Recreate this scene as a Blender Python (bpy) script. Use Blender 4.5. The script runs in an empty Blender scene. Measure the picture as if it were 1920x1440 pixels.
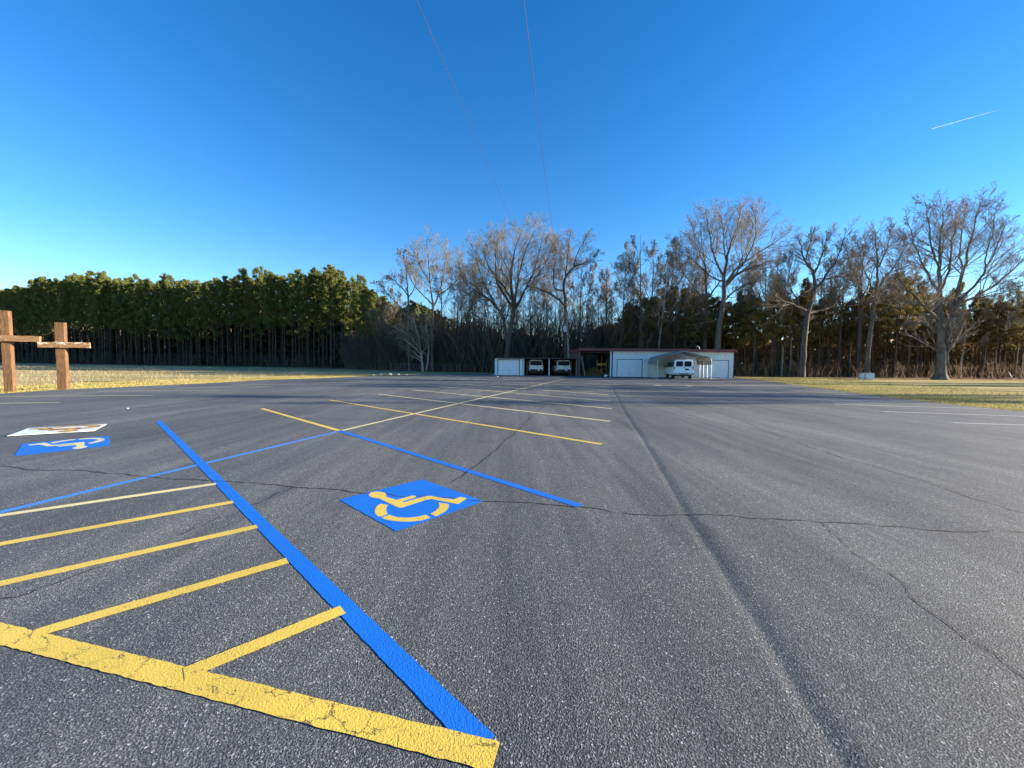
import bpy, bmesh, math, random
import numpy as np
from mathutils import Vector, Matrix
random.seed(7)
RNG = np.random.default_rng(11)
R = math.radians
SC = bpy.context.scene
COL = SC.collection
F_PX, CAM_H, PITCH, ROLL = 740.0, 1.5, R(2.99), R(-0.55)

# ------------------------------------------------------------------ camera frame
def ray(px, py):
    v = [(px - 960) / F_PX, 1.0, -(py - 720) / F_PX]
    c, s = math.cos(ROLL), math.sin(ROLL)
    v = [c * v[0] + s * v[2], v[1], -s * v[0] + c * v[2]]
    c, s = math.cos(PITCH), math.sin(PITCH)
    return Vector((v[0], c * v[1] + s * v[2], -s * v[1] + c * v[2]))
def G(px, py):
    d = ray(px, py); t = CAM_H / -d.z
    return Vector((d.x * t, d.y * t, 0))
def D(px, py, Y):
    d = ray(px, py); t = Y / d.y
    return Vector((d.x * t, Y, CAM_H + d.z * t))

cam_d = bpy.data.cameras.new("camera"); cam = bpy.data.objects.new("camera", cam_d)
COL.objects.link(cam); SC.camera = cam
o_ = ray(960, 720); ex = ray(961, 720) - o_; ez = ray(960, 719) - o_
ex.normalize(); ez.normalize(); fw = o_.normalized()
m = Matrix((ex, ez, -fw)).transposed().to_4x4(); m.translation = Vector((0, 0, CAM_H))
cam.matrix_world = m
cam_d.sensor_width = 36; cam_d.lens = 36 * F_PX / 1920
cam_d.clip_start = 0.05; cam_d.clip_end = 20000

# ------------------------------------------------------------------ materials
MATS = {}
def new_mat(name):
    mt = bpy.data.materials.new(name); mt.use_nodes = True
    nt = mt.node_tree; b = nt.nodes["Principled BSDF"]
    MATS[name] = mt
    return mt, nt, b
def N(nt, kind, **kw):
    n = nt.nodes.new(kind)
    for k, v in kw.items():
        if k in n.inputs.keys(): n.inputs[k].default_value = v
        else: setattr(n, k, v)
    return n
def L(nt, a, ai, b, bi): nt.links.new(a.outputs[ai], b.inputs[bi])
def noise(nt, scale, detail=4, rough=.6, vec=None, stretch=None):
    n = N(nt, "ShaderNodeTexNoise"); n.inputs["Scale"].default_value = scale
    n.inputs["Detail"].default_value = detail; n.inputs["Roughness"].default_value = rough
    tc = N(nt, "ShaderNodeTexCoord")
    if stretch:
        mp = N(nt, "ShaderNodeMapping"); mp.inputs["Scale"].default_value = stretch[:3]
        if len(stretch) > 3: mp.inputs["Rotation"].default_value = (0, 0, stretch[3])
        L(nt, tc, "Object", mp, 0); L(nt, mp, 0, n, "Vector")
    else: L(nt, tc, "Object", n, "Vector")
    return n
def ramp(nt, src, out, stops):
    r = N(nt, "ShaderNodeValToRGB"); e = r.color_ramp.elements
    while len(e) < len(stops): e.new(.5)
    for i, (p, c) in enumerate(stops):
        e[i].position = p; e[i].color = (*c, 1) if len(c) == 3 else c
    L(nt, src, out, r, 0); return r
def mix(nt, fac, a, b, mode="MIX"):
    n = N(nt, "ShaderNodeMix", data_type="RGBA", blend_type=mode)
    for s, i in ((fac, 0), (a, 6), (b, 7)):
        if isinstance(s, tuple) and hasattr(s[0], "outputs"): nt.links.new(s[0].outputs[s[1]], n.inputs[i])
        elif isinstance(s, tuple): n.inputs[i].default_value = (*s, 1)
        else: n.inputs[i].default_value = s
    return (n, 2)
def to(nt, src, b, sock): nt.links.new(src[0].outputs[src[1]], b.inputs[sock])
def bump(nt, b, srcs, strength=1.0):
    prev = None
    for (n, o, dist) in srcs:
        bp = N(nt, "ShaderNodeBump"); bp.inputs["Strength"].default_value = strength
        bp.inputs["Distance"].default_value = dist
        L(nt, n, o, bp, "Height")
        if prev: L(nt, prev, 0, bp, "Normal")
        prev = bp
    L(nt, prev, 0, b, "Normal")
def simple(name, col, rough=.6, metal=0, var=.12, scale=3, bmp=0, spec=None):
    mt, nt, b = new_mat(name)
    n = noise(nt, scale, 5)
    lo = tuple(c * (1 - var) for c in col); hi = tuple(min(1, c * (1 + var)) for c in col)
    r = ramp(nt, n, "Fac", [(.3, lo), (.7, hi)]); L(nt, r, 0, b, "Base Color")
    b.inputs["Roughness"].default_value = rough; b.inputs["Metallic"].default_value = metal
    if spec is not None: b.inputs["Specular IOR Level"].default_value = spec
    if bmp: bump(nt, b, [(n, "Fac", bmp)])
    return mt

def aggregate(nt, sc=200):
    tc = N(nt, "ShaderNodeTexCoord")
    v = N(nt, "ShaderNodeTexVoronoi"); v.inputs["Scale"].default_value = sc; L(nt, tc, "Object", v, "Vector")
    v2 = N(nt, "ShaderNodeTexVoronoi"); v2.inputs["Scale"].default_value = sc * .55; L(nt, tc, "Object", v2, "Vector")
    return v, v2
def asphalt():
    mt, nt, b = new_mat("asphalt")
    v, v2 = aggregate(nt)
    sep = N(nt, "ShaderNodeSeparateColor"); L(nt, v, "Color", sep, 0)
    c1 = ramp(nt, sep, 0, [(0, (.038, .040, .041)), (.5, (.086, .090, .089)), (.88, (.148, .153, .148)), (1, (.34, .35, .325))])
    sp = N(nt, "ShaderNodeSeparateColor"); L(nt, v2, "Color", sp, 0)
    white = ramp(nt, sp, 1, [(.986, (0, 0, 0)), (.99, (1, 1, 1))])
    c2 = mix(nt, (white, 0), (c1, 0), (.42, .41, .38))
    big = noise(nt, .35, 5, .6, stretch=(1, .35, 1, .12))
    tone = ramp(nt, big, "Fac", [(.3, (.62, .64, .68)), (.5, (.96, .97, 1.0)), (.7, (1.38, 1.35, 1.30))])
    c3 = mix(nt, 1.0, c2, (tone, 0), "MULTIPLY")
    wear = noise(nt, 1.3, 6, .65, stretch=(2.2, .10, 1, .18))
    tone2 = ramp(nt, wear, "Fac", [(.35, (.78, .79, .82)), (.65, (1.2, 1.19, 1.16))])
    c4 = mix(nt, 1.0, c3, (tone2, 0), "MULTIPLY")
    stain = noise(nt, .9, 3, .5)
    tone3 = ramp(nt, stain, "Fac", [(.62, (1, 1, 1)), (.72, (.78, .78, .79))])
    c5 = mix(nt, 1.0, c4, (tone3, 0), "MULTIPLY")
    to(nt, c5, b, "Base Color")
    b.inputs["Roughness"].default_value = .8
    b.inputs["Specular IOR Level"].default_value = .35
    roll = noise(nt, .5, 3, .5, stretch=(1, .3, 1, .15))
    bump(nt, b, [(roll, "Fac", .05), (v, "Distance", .002), (v2, "Distance", .0033)], .8)
    return mt
def paint(name, col, worn=.5, crazed=False):
    mt, nt, b = new_mat(name)
    v, v2 = aggregate(nt, 150)
    w = noise(nt, 14, 8, .75)
    w2 = noise(nt, 1.6, 3, .6)
    dirt = ramp(nt, w2, "Fac", [(.3, tuple(c * .86 for c in col)), (.7, tuple(min(1, c * 1.06) for c in col))])
    sep = N(nt, "ShaderNodeSeparateColor"); L(nt, v, "Color", sep, 0)
    hole = N(nt, "ShaderNodeMath", operation="MULTIPLY"); L(nt, w, "Fac", hole, 0); L(nt, sep, 0, hole, 1)
    mask = ramp(nt, hole, 0, [(worn, (0, 0, 0)), (worn + .03, (1, 1, 1))])
    grain = ramp(nt, v, "Distance", [(0, (1, 1, 1)), (.75, (.8, .8, .8))])
    c = mix(nt, 1.0, (dirt, 0), (grain, 0), "MULTIPLY")
    c = mix(nt, (mask, 0), c, (.05, .052, .055))
    if crazed:   # long cracks and flaked spots through the thick paint
        ve = N(nt, "ShaderNodeTexVoronoi", feature="DISTANCE_TO_EDGE"); ve.inputs["Scale"].default_value = 7
        wv = noise(nt, 9, 5, .7); tc = N(nt, "ShaderNodeTexCoord"); mx = N(nt, "ShaderNodeMix", data_type="VECTOR"); mx.inputs[0].default_value = .16
        L(nt, tc, "Object", mx, 4); L(nt, wv, "Color", mx, 5); L(nt, mx, 1, ve, "Vector")
        e = ramp(nt, ve, "Distance", [(.012, (1, 1, 1)), (.026, (0, 0, 0))]); pn = noise(nt, 2.3, 3, .5); pr = ramp(nt, pn, "Fac", [(.47, (0, 0, 0)), (.53, (1, 1, 1))])
        k = mix(nt, 1.0, (e, 0), (pr, 0), "MULTIPLY"); c = mix(nt, k, c, (.12, .085, .03))
    to(nt, c, b, "Base Color"); b.inputs["Roughness"].default_value = .6
    bump(nt, b, [(v, "Distance", .0014), (v2, "Distance", .0016)], .6)
    return mt
def grass_mat(name, green, tan, dark, scale=.25):
    mt, nt, b = new_mat(name)
    n1 = noise(nt, scale, 6, .6, stretch=(.35, 1.2, 1)); n2 = noise(nt, 9, 6, .7); n3 = noise(nt, 45, 4, .7)
    c = ramp(nt, n1, "Fac", [(.32, green), (.43, tuple((g + t) / 2 for g, t in zip(green, tan))), (.53, tan)])
    d = ramp(nt, n2, "Fac", [(.3, dark), (.55, (1, 1, 1)), (.75, (1.35, 1.3, 1.15))])
    e = ramp(nt, n3, "Fac", [(.3, (.55, .55, .5)), (.65, (1.25, 1.25, 1.2))])
    k = mix(nt, 1.0, (c, 0), (d, 0), "MULTIPLY"); k = mix(nt, 1.0, k, (e, 0), "MULTIPLY")
    to(nt, k, b, "Base Color"); b.inputs["Roughness"].default_value = .9
    b.inputs["Specular IOR Level"].default_value = .1
    bump(nt, b, [(n2, "Fac", .08), (n3, "Fac", .04)], .8)
    return mt
def blade_mat(name, c0, c1, transl=.25):
    mt, nt, b = new_mat(name)
    oi = N(nt, "ShaderNodeNewGeometry")
    r = ramp(nt, oi, "Random Per Island", [(0, c0), (1, c1)])
    n = noise(nt, .5, 3); r2 = ramp(nt, n, "Fac", [(.35, (.75, .8, .7)), (.65, (1.2, 1.15, 1))])
    k = mix(nt, 1.0, (r, 0), (r2, 0), "MULTIPLY"); to(nt, k, b, "Base Color")
    b.inputs["Roughness"].default_value = .75; b.inputs["Specular IOR Level"].default_value = .15
    if transl:
        t = N(nt, "ShaderNodeBsdfTranslucent"); to(nt, k, t, "Color")
        ms = N(nt, "ShaderNodeMixShader"); ms.inputs[0].default_value = transl
        L(nt, b, 0, ms, 1); L(nt, t, 0, ms, 2)
        L(nt, ms, 0, nt.nodes["Material Output"], 0)
    return mt
def bark_mat(name, c0, c1, scale=5):
    mt, nt, b = new_mat(name)
    n = noise(nt, scale, 6, .7, stretch=(1, 1, .25)); n2 = noise(nt, .4, 3)
    r = ramp(nt, n, "Fac", [(.3, c0), (.7, c1)])
    r2 = ramp(nt, n2, "Fac", [(.3, (.75, .75, .75)), (.7, (1.2, 1.2, 1.15))])
    k = mix(nt, 1.0, (r, 0), (r2, 0), "MULTIPLY"); to(nt, k, b, "Base Color")
    b.inputs["Roughness"].default_value = .9; b.inputs["Specular IOR Level"].default_value = .15
    bump(nt, b, [(n, "Fac", .05)])
    return mt
def wood_cross_mat():
    mt, nt, b = new_mat("weathered_timber")
    g = noise(nt, 7, 7, .7, stretch=(5, 5, .5)); s = noise(nt, 1.7, 5, .65)
    c = ramp(nt, g, "Fac", [(.28, (.06, .03, .014)), (.5, (.17, .088, .038)), (.72, (.31, .18, .085))])
    d = ramp(nt, s, "Fac", [(.3, (.62, .58, .55)), (.7, (1.15, 1.12, 1.05))])
    k = mix(nt, 1.0, (c, 0), (d, 0), "MULTIPLY")
    to(nt, k, b, "Base Color"); b.inputs["Roughness"].default_value = .75
    bump(nt, b, [(g, "Fac", .02)])
    return mt
def beam_mat(name, lim):
    mt, nt, b = new_mat(name)
    g = noise(nt, 7, 7, .7, stretch=(.5, 5, 5)); s = noise(nt, 3.0, 6, .7, stretch=(.5, 1, 2.2))
    c = ramp(nt, g, "Fac", [(.28, (.12, .06, .025)), (.5, (.26, .145, .062)), (.72, (.42, .27, .13))])
    w = ramp(nt, s, "Fac", [(lim, (0, 0, 0)), (lim + .05, (1, 1, 1))])
    k = mix(nt, (w, 0), (c, 0), (.72, .67, .55))
    to(nt, k, b, "Base Color"); b.inputs["Roughness"].default_value = .75
    bump(nt, b, [(g, "Fac", .02)])
    return mt

asphalt()
paint("yellow_paint", (.86, .60, .085), .53)
paint("cracked_yellow_paint", (.86, .60, .085), .53, True); paint("pale_yellow_paint", (.86, .74, .34), .56)
paint("blue_paint", (.004, .18, .72), .60); paint("light_blue_paint", (.06, .27, .76), .57)
paint("white_paint", (.62, .63, .6), .5)
grass_mat("field_grass", (.20, .19, .065), (.48, .38, .18), (.6, .62, .55))
grass_mat("leaf_litter", (.17, .1, .05), (.33, .2, .1), (.55, .5, .45), .6)
blade_mat("grass_blades", (.21, .20, .06), (.52, .42, .19)); blade_mat("dry_blades", (.28, .21, .11), (.5, .41, .24))
blade_mat("pine_needles", (.05, .085, .025), (.27, .27, .08), .3)
blade_mat("pine_needles_olive", (.085, .08, .025), (.36, .27, .09), .4)
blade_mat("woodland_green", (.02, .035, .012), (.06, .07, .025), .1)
blade_mat("woodland_olive", (.045, .045, .018), (.17, .14, .055), .3); blade_mat("woodland_brown", (.06, .04, .025), (.17, .10, .05), .2)
blade_mat("woodland_rust", (.16, .09, .035), (.55, .34, .13), .45)
blade_mat("rust_leaves", (.22, .12, .06), (.42, .27, .15), .3)
bark_mat("pine_bark", (.03, .023, .019), (.15, .11, .085)); bark_mat("grey_bark", (.06, .052, .045), (.22, .195, .165))
bark_mat("pale_bark", (.28, .24, .19), (.55, .48, .38)); bark_mat("twig_bark", (.15, .125, .095), (.36, .305, .235), 2)
bark_mat("thicket_bark", (.045, .038, .03), (.17, .14, .11), 2); bark_mat("brown_brush", (.10, .065, .04), (.32, .21, .12), 2); bark_mat("dark_bark", (.05, .043, .038), (.14, .12, .10)); bark_mat("mauve_twigs", (.14, .12, .115), (.32, .285, .27), 2)
wood_cross_mat(); beam_mat("cross_beam_brown", .66); beam_mat("cross_beam_peeled", .56)
simple("metal_wall", (.80, .83, .79), .45, 0, .05, 1.5); simple("door_white", (.82, .84, .82), .5, 0, .05, 2)
simple("white_trim", (.78, .8, .8), .5, 0, .05); simple("red_metal", (.16, .035, .035), .5, 0, .2, 1)
simple("dark_frame", (.05, .035, .035), .6); simple("dark_interior", (.07, .055, .042), .9)
simple("galvanised", (.5, .52, .53), .4, .6, .12, 4); simple("dull_metal", (.2, .2, .19), .6, .2); simple("carport_sheet", (.24, .24, .215), .45, .3, .1, 2)
simple("car_paint", (.9, .91, .93), .25, 0, .02); simple("car_glass", (.012, .018, .035), .35, 0, .05, spec=.12)
simple("black_plastic", (.02, .021, .024), .6); simple("tyre", (.018, .018, .018), .9)
simple("rim", (.35, .36, .37), .35, .7); simple("tail_red", (.3, .015, .012), .3); simple("plate", (.75, .77, .78), .4)
simple("raw_plank", (.45, .36, .24), .8, 0, .3); simple("pale_plank", (.62, .6, .55), .7, 0, .2)
simple("yellow_machine", (.65, .36, .04), .5, 0, .2); simple("straw", (.34, .22, .09), .9, 0, .4, 8)
simple("utility_box", (.55, .62, .62), .5, 0, .08); simple("pole_wood", (.32, .25, .18), .85, 0, .3, 4)
simple("transformer_grey", (.5, .54, .56), .4, 0, .1); simple("wire", (.04, .04, .045), .7)
simple("crack_fill", (.022, .022, .023), .95); simple("stone", (.6, .58, .52), .9, 0, .25, 9, .02)
mt, nt_, b_ = new_mat("vapour"); b_.inputs["Base Color"].default_value = (.95, .97, 1, 1); t_ = N(nt_, "ShaderNodeBsdfTranslucent"); t_.inputs[0].default_value = (1, 1, 1, 1)
ms_ = N(nt_, "ShaderNodeMixShader"); ms_.inputs[0].default_value = .6; L(nt_, b_, 0, ms_, 1); L(nt_, t_, 0, ms_, 2); L(nt_, ms_, 0, nt_.nodes["Material Output"], 0)
simple("stencil_white", (.72, .78, .76), .5, 0, .08, 4); simple("soil", (.10, .065, .04), .95, 0, .35, 5, .03)

# ------------------------------------------------------------------ object helpers
def props(o, label=None, cat=None, group=None, kind=None):
    if label: o["label"] = label
    if cat: o["category"] = cat
    if group: o["group"] = group
    if kind: o["kind"] = kind
    return o
def link(name, mesh, mat=None, parent=None):
    o = bpy.data.objects.new(name, mesh); COL.objects.link(o)
    if mat and not mesh.materials: mesh.materials.append(MATS[mat])
    if parent is not None: o.parent = parent
    return o
def empty(name, loc, rz=0):
    o = bpy.data.objects.new(name, None); COL.objects.link(o)
    o.location = loc; o.rotation_euler = (0, 0, rz); o.empty_display_size = .3; return o
class MB:
    def __init__(s): s.v = []; s.f = []
    def poly(s, pts):
        n = len(s.v); s.v += [tuple(p) for p in pts]; s.f.append(tuple(range(n, n + len(pts)))); return s
    def box(s, x0, x1, y0, y1, z0, z1, mtx=None, bev=0):
        n = len(s.v)
        b = bev
        if b:
            for z, k in ((z0, b), (z0 + b, 0), (z1 - b, 0), (z1, b)):
                for (x, y) in ((x0 + k, y0 + k), (x1 - k, y0 + k), (x1 - k, y1 - k), (x0 + k, y1 - k)):
                    s.v.append((x, y, z))
            for j in range(3):
                for i in range(4):
                    a = n + j * 4
                    s.f.append((a + i, a + (i + 1) % 4, a + 4 + (i + 1) % 4, a + 4 + i))
            s.f.append((n + 3, n + 2, n + 1, n)); s.f.append((n + 12, n + 13, n + 14, n + 15))
        else:
            for z in (z0, z1):
                for (x, y) in ((x0, y0), (x1, y0), (x1, y1), (x0, y1)): s.v.append((x, y, z))
            for q in ((3, 2, 1, 0), (4, 5, 6, 7), (0, 1, 5, 4), (1, 2, 6, 5), (2, 3, 7, 6), (3, 0, 4, 7)):
                s.f.append(tuple(n + i for i in q))
        if mtx is not None:
            for i in range(n, len(s.v)): s.v[i] = tuple(mtx @ Vector(s.v[i]))
        return s
    def bar(s, a, b, w, h=None, k=4):
        a = Vector(a); b = Vector(b); h = h or w
        d = (b - a).normalized(); u = d.cross(Vector((0, 0, 1)))
        if u.length < .01: u = Vector((1, 0, 0))
        u.normalize(); t = u.cross(d); n = len(s.v)
        for p in (a, b):
            for i in range(k):
                an = 2 * math.pi * (i + .5) / k; q = math.sqrt(2) if k == 4 else 1
                s.v.append(tuple(p + u * math.cos(an) * w / 2 * q + t * math.sin(an) * h / 2 * q))
        for i in range(k): s.f.append((n + i, n + (i + 1) % k, n + k + (i + 1) % k, n + k + i))
        s.f.append(tuple(range(n + k - 1, n - 1, -1))); s.f.append(tuple(range(n + k, n + 2 * k)))
        return s
    def tube(s, pts, r, k=6):
        pts = [Vector(p) for p in pts]
        rs = r if isinstance(r, (list, tuple)) else [r] * len(pts)
        n = len(s.v)
        for i, p in enumerate(pts):
            d = (pts[min(i + 1, len(pts) - 1)] - pts[max(i - 1, 0)]).normalized()
            ref = Vector((0, 0, 1)) if abs(d.z) < .9 else Vector((1, 0, 0))
            u = d.cross(ref).normalized(); t = u.cross(d)
            for j in range(k):
                an = 2 * math.pi * j / k
                s.v.append(tuple(p + (u * math.cos(an) + t * math.sin(an)) * rs[i]))
        for i in range(len(pts) - 1):
            for j in range(k):
                a = n + i * k
                s.f.append((a + j, a + (j + 1) % k, a + k + (j + 1) % k, a + k + j))
        s.f.append(tuple(range(n + k - 1, n - 1, -1))); e = n + (len(pts) - 1) * k
        s.f.append(tuple(range(e, e + k)))
        return s
    def lathe(s, c, axis, prof, k=20):
        c = Vector(c); ax = Vector(axis).normalized()
        ref = Vector((0, 0, 1)) if abs(ax.z) < .9 else Vector((1, 0, 0))
        u = ax.cross(ref).normalized(); t = ax.cross(u); n = len(s.v)
        for (h, r) in prof:
            for j in range(k):
                an = 2 * math.pi * j / k
                s.v.append(tuple(c + ax * h + (u * math.cos(an) + t * math.sin(an)) * r))
        for i in range(len(prof) - 1):
            for j in range(k):
                a = n + i * k
                s.f.append((a + j, a + (j + 1) % k, a + k + (j + 1) % k, a + k + j))
        s.f.append(tuple(range(n + k - 1, n - 1, -1))); e = n + (len(prof) - 1) * k
        s.f.append(tuple(range(e, e + k)))
        return s
    def mesh(s, name, mat):
        me = bpy.data.meshes.new(name); me.from_pydata(s.v, [], s.f); me.materials.append(MATS[mat])
        bm = bmesh.new(); bm.from_mesh(me); bmesh.ops.recalc_face_normals(bm, faces=bm.faces); bm.to_mesh(me); bm.free()
        return me
    def build(s, name, mat, parent=None, smooth=False):
        me = s.mesh(name, mat)
        if smooth:
            for p in me.polygons: p.use_smooth = True
            try: me.set_sharp_from_angle(angle=R(35))
            except Exception: pass
        return link(name, me, None, parent)
def copy_tree(o, parent=None):
    c = o.copy(); COL.objects.link(c)
    if parent is not None: c.parent = parent
    for ch in [x for x in bpy.data.objects if x.parent == o]: copy_tree(ch, c)
    return c
def np_mesh(name, V, Fc, mat, smooth=False):
    """V (n,3), Fc (m,k) faces of one size"""
    me = bpy.data.meshes.new(name); k = Fc.shape[1]
    me.vertices.add(len(V)); me.vertices.foreach_set("co", V.astype(np.float32).ravel())
    me.loops.add(Fc.size); me.loops.foreach_set("vertex_index", Fc.astype(np.int32).ravel())
    me.polygons.add(len(Fc)); me.polygons.foreach_set("loop_start", np.arange(0, Fc.size, k, dtype=np.int32))
    me.polygons.foreach_set("loop_total", np.full(len(Fc), k, dtype=np.int32))
    if smooth: me.polygons.foreach_set("use_smooth", np.ones(len(Fc), dtype=bool))
    me.update(calc_edges=True); me.materials.append(MATS[mat]); return me

# ------------------------------------------------------------------ plants: vectorised tubes
def norm(a): return a / np.maximum(np.linalg.norm(a, axis=-1, keepdims=True), 1e-9)
class Tubes:
    def __init__(s): s.V = []; s.F = []; s.n = 0
    def add(s, P, Rd, k):
        """P (M,N,3) paths, Rd (M,N) radii"""
        M, Nn, _ = P.shape
        T = np.empty_like(P); T[:, 1:-1] = P[:, 2:] - P[:, :-2]; T[:, 0] = P[:, 1] - P[:, 0]; T[:, -1] = P[:, -1] - P[:, -2]
        T = norm(T)
        ref = np.where(np.abs(T[:, :1, 2:3]) < .8, np.array([[[0, 0, 1.]]]), np.array([[[1., 0, 0]]]))
        U = norm(np.cross(T, np.broadcast_to(ref, T.shape))); W = np.cross(T, U)
        an = np.arange(k) * 2 * np.pi / k
        ring = (U[:, :, None] * np.cos(an)[None, None, :, None] + W[:, :, None] * np.sin(an)[None, None, :, None])
        V = P[:, :, None] + ring * Rd[:, :, None, None]
        idx = s.n + np.arange(M * Nn * k).reshape(M, Nn, k)
        a = idx[:, :-1]; b = idx[:, 1:]
        Fq = np.stack([a, np.roll(a, -1, 2), np.roll(b, -1, 2), b], -1).reshape(-1, 4)
        s.V.append(V.reshape(-1, 3)); s.F.append(Fq); s.n += M * Nn * k
    def mesh(s, name, mat): return np_mesh(name, np.concatenate(s.V), np.concatenate(s.F), mat, True)
def spawn(P, Rd, k, t0, ang, lenr, up, wig, Nn, rng, rr=.55, rmin=.012, t1=1.0, flat=0.0, droop=0, tp=.35):
    M, Np, _ = P.shape
    t = t0 + (t1 - t0) * (np.arange(k)[None] + rng.random((M, k))) / k
    x = np.clip(t * (Np - 1), 0, Np - 1.001); i = x.astype(int); f = (x - i)[..., None]
    r_ = np.arange(M)[:, None]
    p = P[r_, i] * (1 - f) + P[r_, i + 1] * f; tan = norm(P[r_, i + 1] - P[r_, i])
    rad = Rd[r_, i] * (1 - f[..., 0]) + Rd[r_, i + 1] * f[..., 0]
    Ln = np.linalg.norm(P[:, 1:] - P[:, :-1], axis=-1).sum(1)[:, None]
    rnd = rng.normal(size=(M, k, 3)); rnd[..., 2] *= (1 - flat)
    perp = norm(rnd - (rnd * tan).sum(-1, keepdims=True) * tan)
    a = ang * (.65 + .7 * rng.random((M, k)))[..., None]
    d = np.cos(a) * tan + np.sin(a) * perp; d[..., 2] += up * .5; d = norm(d).reshape(-1, 3)
    ln = (Ln * lenr * (1.22 - .85 * t) * (.6 + .7 * rng.random((M, k)))).reshape(-1)
    K = M * k; out = np.empty((K, Nn, 3)); out[:, 0] = p.reshape(-1, 3)
    st = (ln / (Nn - 1))[:, None]
    for j in range(1, Nn):
        out[:, j] = out[:, j - 1] + d * st
        d = d + rng.normal(size=d.shape) * wig; d[:, 2] += up / (Nn - 1) - droop * j; d = norm(d)
    r0 = np.maximum(rad.reshape(-1) * rr, rmin)[:, None]
    R2 = np.maximum(r0 * np.linspace(1, tp, Nn)[None], rmin * .8)
    return out, R2
def resample(pts, rads, Nn, jit=0, rng=RNG):
    pts = np.array(pts, float); seg = np.linalg.norm(np.diff(pts, axis=0), axis=1); c = np.concatenate([[0], seg.cumsum()])
    # smooth (Catmull-like) by interpolating then filtering
    u = np.linspace(0, c[-1], Nn)
    P = np.stack([np.interp(u, c, pts[:, i]) for i in range(3)], 1)
    for _ in range(2): P[1:-1] = .5 * P[1:-1] + .25 * (P[:-2] + P[2:])
    if jit: P[1:] += rng.normal(size=P[1:].shape) * jit
    return P, np.interp(u, c, rads)

def make_bare(limbs, rng, dens=1.0, rmin=.0095, fk=2, fine="twig_bark", bark="grey_bark", up=.5, ang=.75, leaves=0, name="bare_tree", s1=1.0):
    """limbs: list of (points, radii) in local metres, first is the trunk. Returns (trunk mesh, crown mesh, leaf mesh)"""
    tt = Tubes(); ct = Tubes()
    for i, (p, r) in enumerate(limbs):
        P, Rr = resample(p, r, 14, .05 if i else .03, rng)
        limbs[i] = (P, Rr)
        tt.add(P[None], Rr[None], 9)
    A = np.stack([l[0] for l in limbs[1:]]); AR = np.stack([l[1] for l in limbs[1:]])
    k1 = max(3, int(12 * dens))
    B, BR = spawn(A, AR, k1, .2, ang, .50 * s1, up * .45, .05, 8, rng, .42, .022)
    B0, B0R = spawn(limbs[0][0][None], limbs[0][1][None], max(3, int(6 * dens)), .5, 1.05, .2 * s1, up, .08, 8, rng, .22, .026)
    T1, T1R = spawn(A, AR, 5, .6, ang * .75, .26, up * .6, .07, 8, rng, .4, .018)
    B = np.concatenate([B, B0, T1]); BR = np.concatenate([BR, B0R, T1R])
    Cc, CR = spawn(B, BR, 7, .12, ang * .9, .58, up * .35, .06, 6, rng, .5, .013)
    E_, ER = spawn(Cc, CR, 5, .12, ang * .85, .6, up * .3, .06, 4, rng, .6, rmin)
    H, HR = spawn(E_, ER, fk, .15, ang * .8, .7, up * .4, .08, 3, rng, .75, rmin * .8)
    ct.add(B, BR, 5); ct.add(Cc, CR, 4); ct.add(E_, ER, 3); ct.add(H, HR, 3)
    lm = None
    if leaves:
        pos = H[:, -1][rng.random(len(H)) < leaves]; lm = quads(name + "_leaves", pos, .10, .22, "rust_leaves", rng)
    return tt.mesh(name + "_trunk", bark), ct.mesh(name + "_crown", fine), lm
def quads(name, pos, s0, s1, mat, rng, flat=0.0, aspect=.55):
    n = len(pos); a = norm(rng.normal(size=(n, 3)) * np.array([1, 1, 1 - flat])); b = norm(np.cross(a, rng.normal(size=(n, 3))))
    s = (s0 + (s1 - s0) * rng.random(n))[:, None]
    V = np.stack([pos - a * s - b * s * aspect, pos + a * s - b * s * aspect * .6, pos + a * s * .9 + b * s * aspect, pos - a * s * .8 + b * s * aspect * .8], 1)
    return np_mesh(name, V.reshape(-1, 3), np.arange(4 * n).reshape(n, 4), mat)

def generic_limbs(H, rng, fork=.35, spread=.42, n=9, r0=.3, lean=0, multi=1):
    limbs = []
    for m_ in range(multi):
        l = lean + (rng.normal() * .12 if multi > 1 else rng.normal() * .03); l2 = rng.normal() * .04
        zz = np.linspace(0, H, 6); tr = [(l * z + .25 * rng.normal() * (z > 1) + m_ * .35, l2 * z + .25 * rng.normal() * (z > 1), z) for z in zz]
        rr = r0 * (.8 if m_ else 1)
        limbs.append((tr, [rr * 1.25, rr * .85, rr * .62, rr * .42, rr * .2, .02]))
        P, Rr = resample(tr, limbs[-1][1], 14, 0, rng)
        for i in range(n):
            t = fork + (.93 - fork) * (i + rng.random()) / n; j = int(t * 13); b = P[j]; az = rng.random() * 6.283
            ln = H * spread * (1.15 - t) * (.75 + .5 * rng.random()) * 1.25
            d = np.array([math.cos(az), math.sin(az), .75 + .5 * rng.random()]); pts = [b]; p = b.copy()
            for q in range(4):
                dd = d / np.linalg.norm(d); p = p + dd * ln / 4; pts.append(p.copy()); d[2] += .28; d[:2] += rng.normal(size=2) * .15
            r = Rr[j] * .62; limbs.append((pts, [r, r * .75, r * .5, r * .3, .015]))
    if multi > 1: limbs = [limbs[0]] + limbs[1:]
    return limbs

def place_tree(name, meshes, loc, label, cat, group=None, scale=1.0, rz=0.0, sz=None):
    t = empty(name, loc, rz); t.scale = (scale, scale, sz or scale)
    names = ["trunk", "crown", "leaves"]
    for nm, me in zip(names, meshes):
        if me is not None: link(nm, me, None, t)
    return props(t, label, cat, group)

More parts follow.
